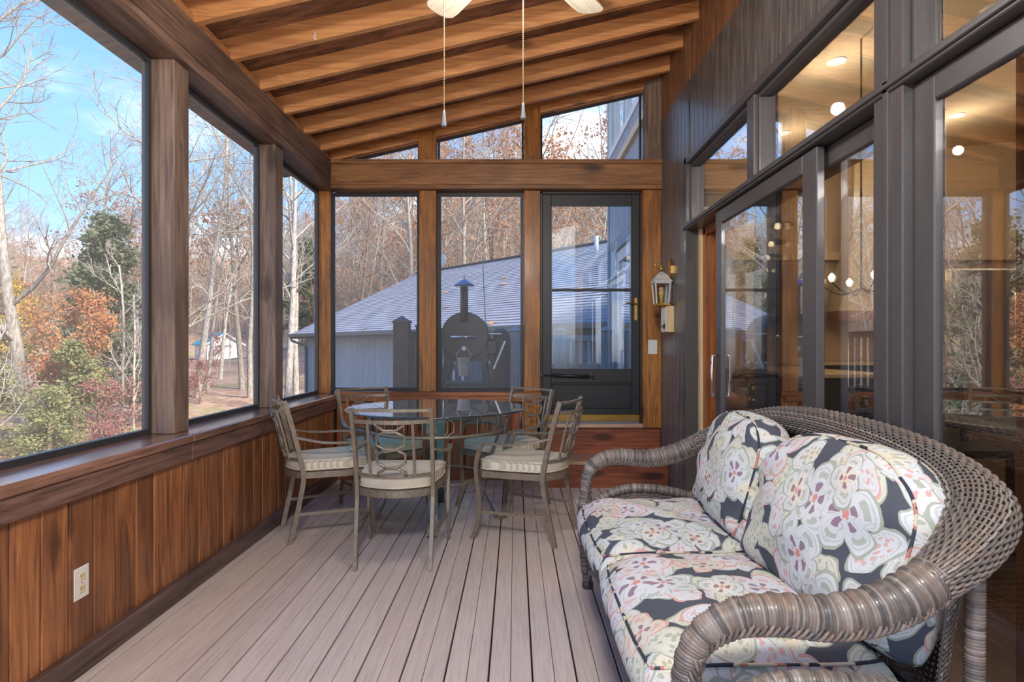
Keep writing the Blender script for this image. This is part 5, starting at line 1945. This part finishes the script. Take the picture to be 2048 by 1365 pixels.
cv.build('cover', G('cover_black'), cg)
for a in (-1, 1):
    MB().lathe([(0.05, -0.02), (0.06, -0.01), (0.06, 0.01), (0.05, 0.02)], a * 0.0 - 0.0, 0.06, 14, 'Y').build('wheel', G('galvanised'), cg, (a * 0.10, -0.18, 0))
MB().box(-0.12, 0.12, -0.2, 0.2, 0.05, 0.12, c=0.01).build('base_frame', G('black_metal'), cg)
tag(MB().tube([(0, 0, 0), (-0.01, 0, 1.1), (-0.05, 0, 2.0)], 0.007, 6).build('garden_stake', G('antenna_green'), None, (-0.40, 8.30, DZ)), 'thin green garden stake standing beside the smoker', 'stake')

# ---------------------------------------------------------------- wing of the house beyond the porch
wing = struct('wall_wing', None)
me = bx(0, 0.02, 0, 0.098, 0, 6.3, c=0.003).mesh('siding_board', G('siding_blue'))
low = bx(0, 0.02, 0, 0.098, 0, 1.45, c=0.003).mesh('siding_board', G('siding_blue'))
yy = 5.52
while yy < 9.2:
    if 7.42 < yy + 0.05 < 8.68:
        obj('siding_board', low, wing, (1.45, yy, 2.62))
    else:
        obj('siding_board', me, wing, (1.45, yy, -2.23))
    yy += 0.101
MB().box(1.475, 1.55, 5.52, 7.4, -2.2, 4.05).box(1.475, 1.55, 8.7, 9.25, -2.2, 4.05).box(1.475, 1.55, 7.4, 8.7, 2.62, 4.05).build('backing', G('fascia_dark'), wing)
bx(1.43, 1.56, 9.18, 9.30, -2.2, 6.0, c=0.004).build('corner_board', G('siding_blue'), wing)
bx(1.43, 1.56, 5.52, 9.2, 4.04, 4.12, c=0.004).build('clerestory_sill', G('white_paint'), wing)
for yy in (6.1, 7.0, 7.9, 8.8):
    bx(1.44, 1.54, yy, yy + 0.08, 4.12, 5.6, c=0.004).build('clerestory_mullion', G('siding_blue'), wing)
bx(1.49, 1.50, 5.6, 9.18, 4.12, 5.6).build('clerestory_pane', G('house_glass'), wing)
bx(1.43, 1.60, 5.52, 9.3, 5.6, 6.0, c=0.004).build('fascia', G('siding_blue'), wing)
d2 = struct('door_6', None)
bx(1.43, 1.53, 8.60, 8.70, DZ, 2.62, c=0.004).build('door_casing', G('siding_blue'), d2)
bx(1.43, 1.53, 7.40, 7.50, DZ, 2.62, c=0.004).build('door_casing', G('siding_blue'), d2)
bx(1.42, 1.53, 7.40, 8.70, 2.54, 2.64, c=0.004).build('door_head', G('siding_blue'), d2)
for a, b, c_, d in ((7.5, 7.64, DZ, 2.54), (8.46, 8.6, DZ, 2.54), (7.64, 8.46, 2.38, 2.54), (7.64, 8.46, DZ, 0.72)):
    bx(1.46, 1.51, a, b, c_, d, c=0.004).build('door_stile', G('white_paint'), d2)
bx(1.483, 1.489, 7.64, 8.46, 0.72, 2.38).build('pane', G('house_glass'), d2)
bx(1.56, 1.57, 7.5, 8.6, DZ, 2.54).build('blind', G('curtain_grey'), d2)
MB().tube([(1.46, 7.58, 1.45), (1.41, 7.58, 1.45), (1.41, 7.70, 1.45)], 0.01, 8).build('lever', G('brass'), d2)

# ---------------------------------------------------------------- inside the house
hf = struct('floor_house', bx(1.44, 8.2, -3.0, 9.2, -0.12, 0.02), G('house_floor'))
hw = struct('wall_house', None)
bx(8.2, 8.3, -3.0, 9.3, -2.2, 4.6).build('far_wall', G('wall_beige'), hw)
bx(1.60, 8.3, 9.2, 9.3, -2.2, 4.6).build('end_wall', G('wall_beige'), hw)
bx(1.40, 8.3, -3.1, -3.0, -0.1, 4.6).build('near_wall', G('wall_beige'), hw)
MB().box(1.402, 1.44, 4.52, 5.50, 0, 4.05).box(1.60, 1.64, 5.50, 9.2, 0, 4.05).box(1.402, 1.44, -3.0, -0.42, 0, 4.05).box(1.402, 1.44, -0.42, 4.52, TRUE_TOP, 4.05).build('porch_side_wall', G('wall_beige'), hw)
me = MB().prism([(1.40, 3.70), (8.3, 4.40), (8.3, 4.50), (1.40, 3.80)], 'Y', -3.1, 9.3)
hc = struct('ceiling_house', me.mesh('ceiling_house', G('ceiling_beige'), True))
bx(1.75, 1.90, 1.95, 2.10, 0.02, 3.74, c=0.004).build('timber_post', G('jamb_orange'), hw)
for a, b in ((1.64, 4.90), (5.50, 8.2)):
    bx(a, b, 9.05, 9.2, 2.5, 2.62).build('cornice', G('wall_beige'), hw)


def downlight(x, y):
    z = 3.70 + (x - 1.40) * 0.1014
    o = thing('recessed_light', 'lit recessed ceiling light inside the house', 'light', (x, y, z), 0, 'recessed lights inside the house')
    MB().lathe([(0.085, -0.012), (0.085, 0.004), (0.06, 0.004), (0.06, -0.004)], 0, 0, 20).build('trim_ring', G('white_paint'), o)
    MB().lathe([(0.055, -0.006), (0.055, -0.002)], 0, 0, 18).build('lens', G('downlight'), o)
    ld = bpy.data.lights.new('downlight', 'POINT')
    ld.energy = 13
    ld.color = (1, 0.84, 0.64)
    ld.shadow_soft_size = 0.06
    lo = bpy.data.objects.new('light_source', ld)
    COL.objects.link(lo)
    lo.parent = o
    lo.location = (0, 0, -0.45)


for x, y in ((2.6, 3.9), (4.2, 3.2), (3.0, 5.6), (5.4, 5.4), (3.4, 7.6), (5.6, 7.6), (3.2, 1.2), (5.6, 1.6)):
    downlight(x, y)

# kitchen
isl = thing('kitchen_island', 'dark kitchen island with pale stone worktop inside the house', 'island', (3.05, 6.55, 0.02))
MB().box(-0.38, 0.38, -0.95, 0.95, 0.08, 0.88, c=0.005).build('body', G('cabinet_dark'), isl)
MB().box(-0.34, 0.34, -0.9, 0.9, 0.0, 0.08).build('plinth', G('gap_dark'), isl)
MB().box(-0.46, 0.46, -1.02, 1.02, 0.88, 0.92, c=0.006).build('worktop', G('counter_cream'), isl)
for k in range(3):
    dd = MB().box(-0.40, -0.38, -0.9 + k * 0.61, -0.32 + k * 0.61, 0.12, 0.84, c=0.004).build('door', G('cabinet_dark'), isl)
    MB().tube([(-0.42, -0.38 + k * 0.61, 0.6), (-0.42, -0.38 + k * 0.61, 0.76)], 0.006, 6).build('handle', G('chrome'), dd)
fa = thing('kitchen_faucet', 'tall curved chrome faucet on the kitchen island', 'faucet', (3.05, 6.7, 0.94))
MB().tube(catmull([(0, 0, 0), (0, 0, 0.25), (-0.03, 0, 0.34), (-0.10, 0, 0.37), (-0.17, 0, 0.33), (-0.18, 0, 0.24)], 5), 0.013, 8).build('spout', G('chrome'), fa)
MB().lathe([(0.03, 0.0), (0.03, 0.02), (0.018, 0.03)], 0, 0, 12).build('base', G('chrome'), fa)


def cabinet(x, y, w, d, h, lab, z=0.02, n=2, mat='cabinet_dark', top=True):
    c = thing('kitchen_cabinet', lab, 'cabinet', (x, y, z))
    MB().box(-w / 2, w / 2, -d / 2, d / 2, 0, h, c=0.004).build('body', G(mat), c)
    for k in range(n):
        a = -w / 2 + 0.01 + k * (w - 0.02) / n
        dd = MB().box(a + 0.005, a + (w - 0.02) / n - 0.005, -d / 2 - 0.02, -d / 2, 0.06, h - 0.02, c=0.004).build('door', G(mat), c)
        MB().tube([(a + 0.05, -d / 2 - 0.035, h * 0.45), (a + 0.05, -d / 2 - 0.035, h * 0.45 + 0.14)], 0.006, 6).build('handle', G('brass'), dd)
    return c


cabinet(4.9, 8.897, 1.6, 0.6, 0.9, 'dark base cabinet along the end wall of the kitchen')
tag(bx(4.05, 5.75, 8.5, 9.18, 0.922, 0.96, c=0.004).build('worktop', G('counter_cream')), 'pale worktop lying on the dark base cabinet', 'worktop')
cabinet(4.1, 9.027, 0.9, 0.34, 0.85, 'dark upper wall cabinet near the pendants', 1.55)
cabinet(5.6, 4.98, 0.75, 0.6, 2.35, 'tall dark pantry cabinet beside the refrigerator')
hood = thing('range_hood', 'tapered plaster range hood with dark timber band on the kitchen wall', 'range hood', (5.2, 8.949, 1.55))
hm = MB()
for (a, b, z), (a2, b2, z2) in (((0.5, 0.24, 0.16), (0.36, 0.20, 0.5)), ((0.36, 0.20, 0.5), (0.25, 0.16, 1.2)), ((0.25, 0.16, 1.2), (0.22, 0.15, 2.4))):
    hm.add([(-a, -b, z), (a, -b, z), (a, b, z), (-a, b, z), (-a2, -b2, z2), (a2, -b2, z2), (a2, b2, z2), (-a2, b2, z2)], [(0, 1, 5, 4), (1, 2, 6, 5), (2, 3, 7, 6), (3, 0, 4, 7)])
hm.build('canopy', G('counter_cream'), hood)
MB().box(-0.52, 0.52, -0.26, 0.25, 0.0, 0.16, c=0.006).build('band', G('jamb_orange'), hood)
fri = thing('refrigerator', 'stainless steel refrigerator with long vertical handles in the kitchen', 'refrigerator', (3.85, 4.95, 0.02))
MB().box(-0.46, 0.46, -0.30, 0.34, 0.0, 1.78, c=0.01).build('body', G('steel'), fri)
for a, b, z0, z1 in ((-0.455, -0.004, 0.70, 1.77), (0.004, 0.455, 0.70, 1.77), (-0.455, 0.455, 0.05, 0.69)):
    dd = MB().box(a, b, -0.36, -0.30, z0, z1, c=0.012).build('door', G('steel'), fri)
    if z0 > 0.5:
        hx = b - 0.05 if b < 0.1 else a + 0.05
        MB().tube([(hx, -0.36, 0.86), (hx, -0.40, 0.88), (hx, -0.41, 1.2), (hx, -0.40, 1.58), (hx, -0.36, 1.6)], 0.012, 8).build('handle', G('chrome'), dd)
    else:
        MB().tube([(-0.38, -0.36, 0.62), (-0.38, -0.40, 0.62), (0.38, -0.40, 0.62), (0.38, -0.36, 0.62)], 0.012, 8).build('handle', G('chrome'), dd)
for k, (x, y, z) in enumerate(((2.62, 6.0, 2.40), (2.75, 6.45, 2.30), (2.90, 6.9, 2.22), (3.05, 7.3, 2.12))):
    p = thing('pendant_lamp', 'small dark pendant lamp hanging over the kitchen island', 'lamp', (x, y, z), 0, 'pendants over the island')
    zc = 3.70 + (x - 1.40) * 0.1014
    MB().tube([(0, 0, 0.10), (0, 0, zc - z)], 0.004, 6).build('cord', G('black_metal'), p)
    MB().lathe([(0.022, 0.11), (0.028, 0.06), (0.05, 0.045), (0.15, 0.012), (0.155, 0.0), (0.14, 0.006), (0.03, 0.03)], 0, 0, 22).build('shade', G('black_metal'), p)
    MB().lathe([(0.012, 0.03), (0.028, 0.0), (0.028, -0.02), (0.01, -0.035)], 0, 0, 12).build('bulb', G('bulb_warm'), p)
chd = thing('chandelier', 'dark chandelier with warm bare bulbs above the dining corner', 'chandelier', (3.0, 5.2, 1.70))
MB().tube([(0, 0, 0), (0, 0, 2.17)], 0.008, 8).build('stem', G('black_metal'), chd)
for k in range(6):
    a = k * PI / 3 + 0.3
    MB().tube(catmull([(0, 0, 0), (0.16 * math.cos(a), 0.16 * math.sin(a), -0.05), (0.32 * math.cos(a), 0.32 * math.sin(a), 0.04)], 4), 0.006, 6).build('arm', G('black_metal'), chd)
    MB().lathe([(0.012, 0.045), (0.026, 0.07), (0.028, 0.09), (0.006, 0.12)], 0.32 * math.cos(a), 0.32 * math.sin(a), 12).build('bulb', G('bulb_warm'), chd)
# indoor dining set
it = thing('indoor_table', 'dark round dining table inside the house', 'table', (3.1, 3.4, 0.02))
MB().lathe([(0.66, 0.72), (0.68, 0.73), (0.68, 0.75), (0.66, 0.76)], 0, 0, 40).build('tabletop', G('cabinet_dark'), it)
MB().lathe([(0.30, 0.0), (0.28, 0.03), (0.06, 0.08), (0.05, 0.6), (0.2, 0.72)], 0, 0, 20).build('pedestal', G('cabinet_dark'), it)
ICH = None
for (x, y, a, lab) in ((2.35, 3.4, -PI / 2, 'dark indoor chair on the slider side of the dark round table'), (3.1, 4.2, PI, 'dark indoor chair on the refrigerator side of the dark round table'), (3.1, 2.6, 0, 'dark indoor chair on the timber post side of the dark round table')):
    c = thing('indoor_chair', lab, 'chair', (x, y, 0.02), a)
    MB().box(-0.22, 0.22, -0.21, 0.22, 0.43, 0.48, c=0.01).build('seat', G('cabinet_dark'), c)
    for sx_ in (-0.2, 0.2):
        MB().bar([(sx_, -0.2, 0), (sx_, -0.2, 0.45), (sx_, -0.27, 0.95)], 0.035, 0.035, up=(0, 1, 0)).build('back_leg', G('cabinet_dark'), c)
        MB().bar([(sx_, 0.2, 0), (sx_, 0.2, 0.44)], 0.035, 0.035, up=(0, 1, 0)).build('front_leg', G('cabinet_dark'), c)
    for zz in (0.62, 0.76, 0.90):
        MB().box(-0.2, 0.2, -0.20 - (zz - 0.45) * 0.14 - 0.012, -0.20 - (zz - 0.45) * 0.14 + 0.012, zz - 0.03, zz + 0.03, c=0.004).build('back_slat', G('cabinet_dark'), c)
# console with autumn arrangement just inside the open slider
con = thing('console_table', 'small timber console table just inside the open slider', 'table', (1.78, 5.0, 0.02))
MB().box(-0.24, 0.24, -0.2, 0.2, 0.60, 0.64, c=0.005).build('tabletop', G('jamb_orange'), con)
for a in (-1, 1):
    for b in (-1, 1):
        MB().box(a * 0.21 - 0.02, a * 0.21 + 0.02, b * 0.17 - 0.02, b * 0.17 + 0.02, 0, 0.6).build('leg', G('jamb_orange'), con)
pk = thing('pumpkin', 'orange ribbed pumpkin on the console inside the open slider', 'pumpkin', (1.70, 4.94, 0.66))
m = MB()
for j in range(9):
    t = PI * j / 8
    for k in range(24):
        a = 2 * PI * k / 24
        r = 0.13 * math.sin(t) * (1 + 0.09 * abs(math.cos(a * 4))) + 0.004
        m.v.append((r * math.cos(a), r * math.sin(a), 0.09 - 0.09 * math.cos(t)))
for j in range(8):
    for k in range(24):
        m.f.append((j * 24 + k, j * 24 + (k + 1) % 24, (j + 1) * 24 + (k + 1) % 24, (j + 1) * 24 + k))
        m.sm.append(True)
m.build('body', G('pumpkin'), pk)
MB().tube([(0, 0, 0.17), (0.01, 0, 0.21), (0.03, 0.01, 0.235)], [0.016, 0.012, 0.010], 8).build('stem', G('post_dark'), pk)
ar = thing('leaf_garland', 'golden dried leaf bouquet in a jar behind the pumpkin', 'bouquet', (1.91, 5.10, 0.66))
MB().lathe([(0.05, 0.0), (0.06, 0.08), (0.045, 0.16), (0.05, 0.18)], 0, 0, 16).build('jar', G('counter_cream'), ar)
lf = MB()
for _ in range(150):
    c = Vector((R.gauss(0, .07), R.gauss(0, .07), 0.28 + R.gauss(0, .09)))
    u = Vector((R.gauss(0, 1), R.gauss(0, 1), R.gauss(0, 1))).normalized()
    v = u.orthogonal().normalized()
    w_ = u.cross(v)
    lf.add([c - v * .03, c + w_ * .018, c + v * .03, c - w_ * .018], [(0, 1, 2, 3)])
tag(lf.build('dried_leaves', G('gold_leaf'), ar), kind='stuff')
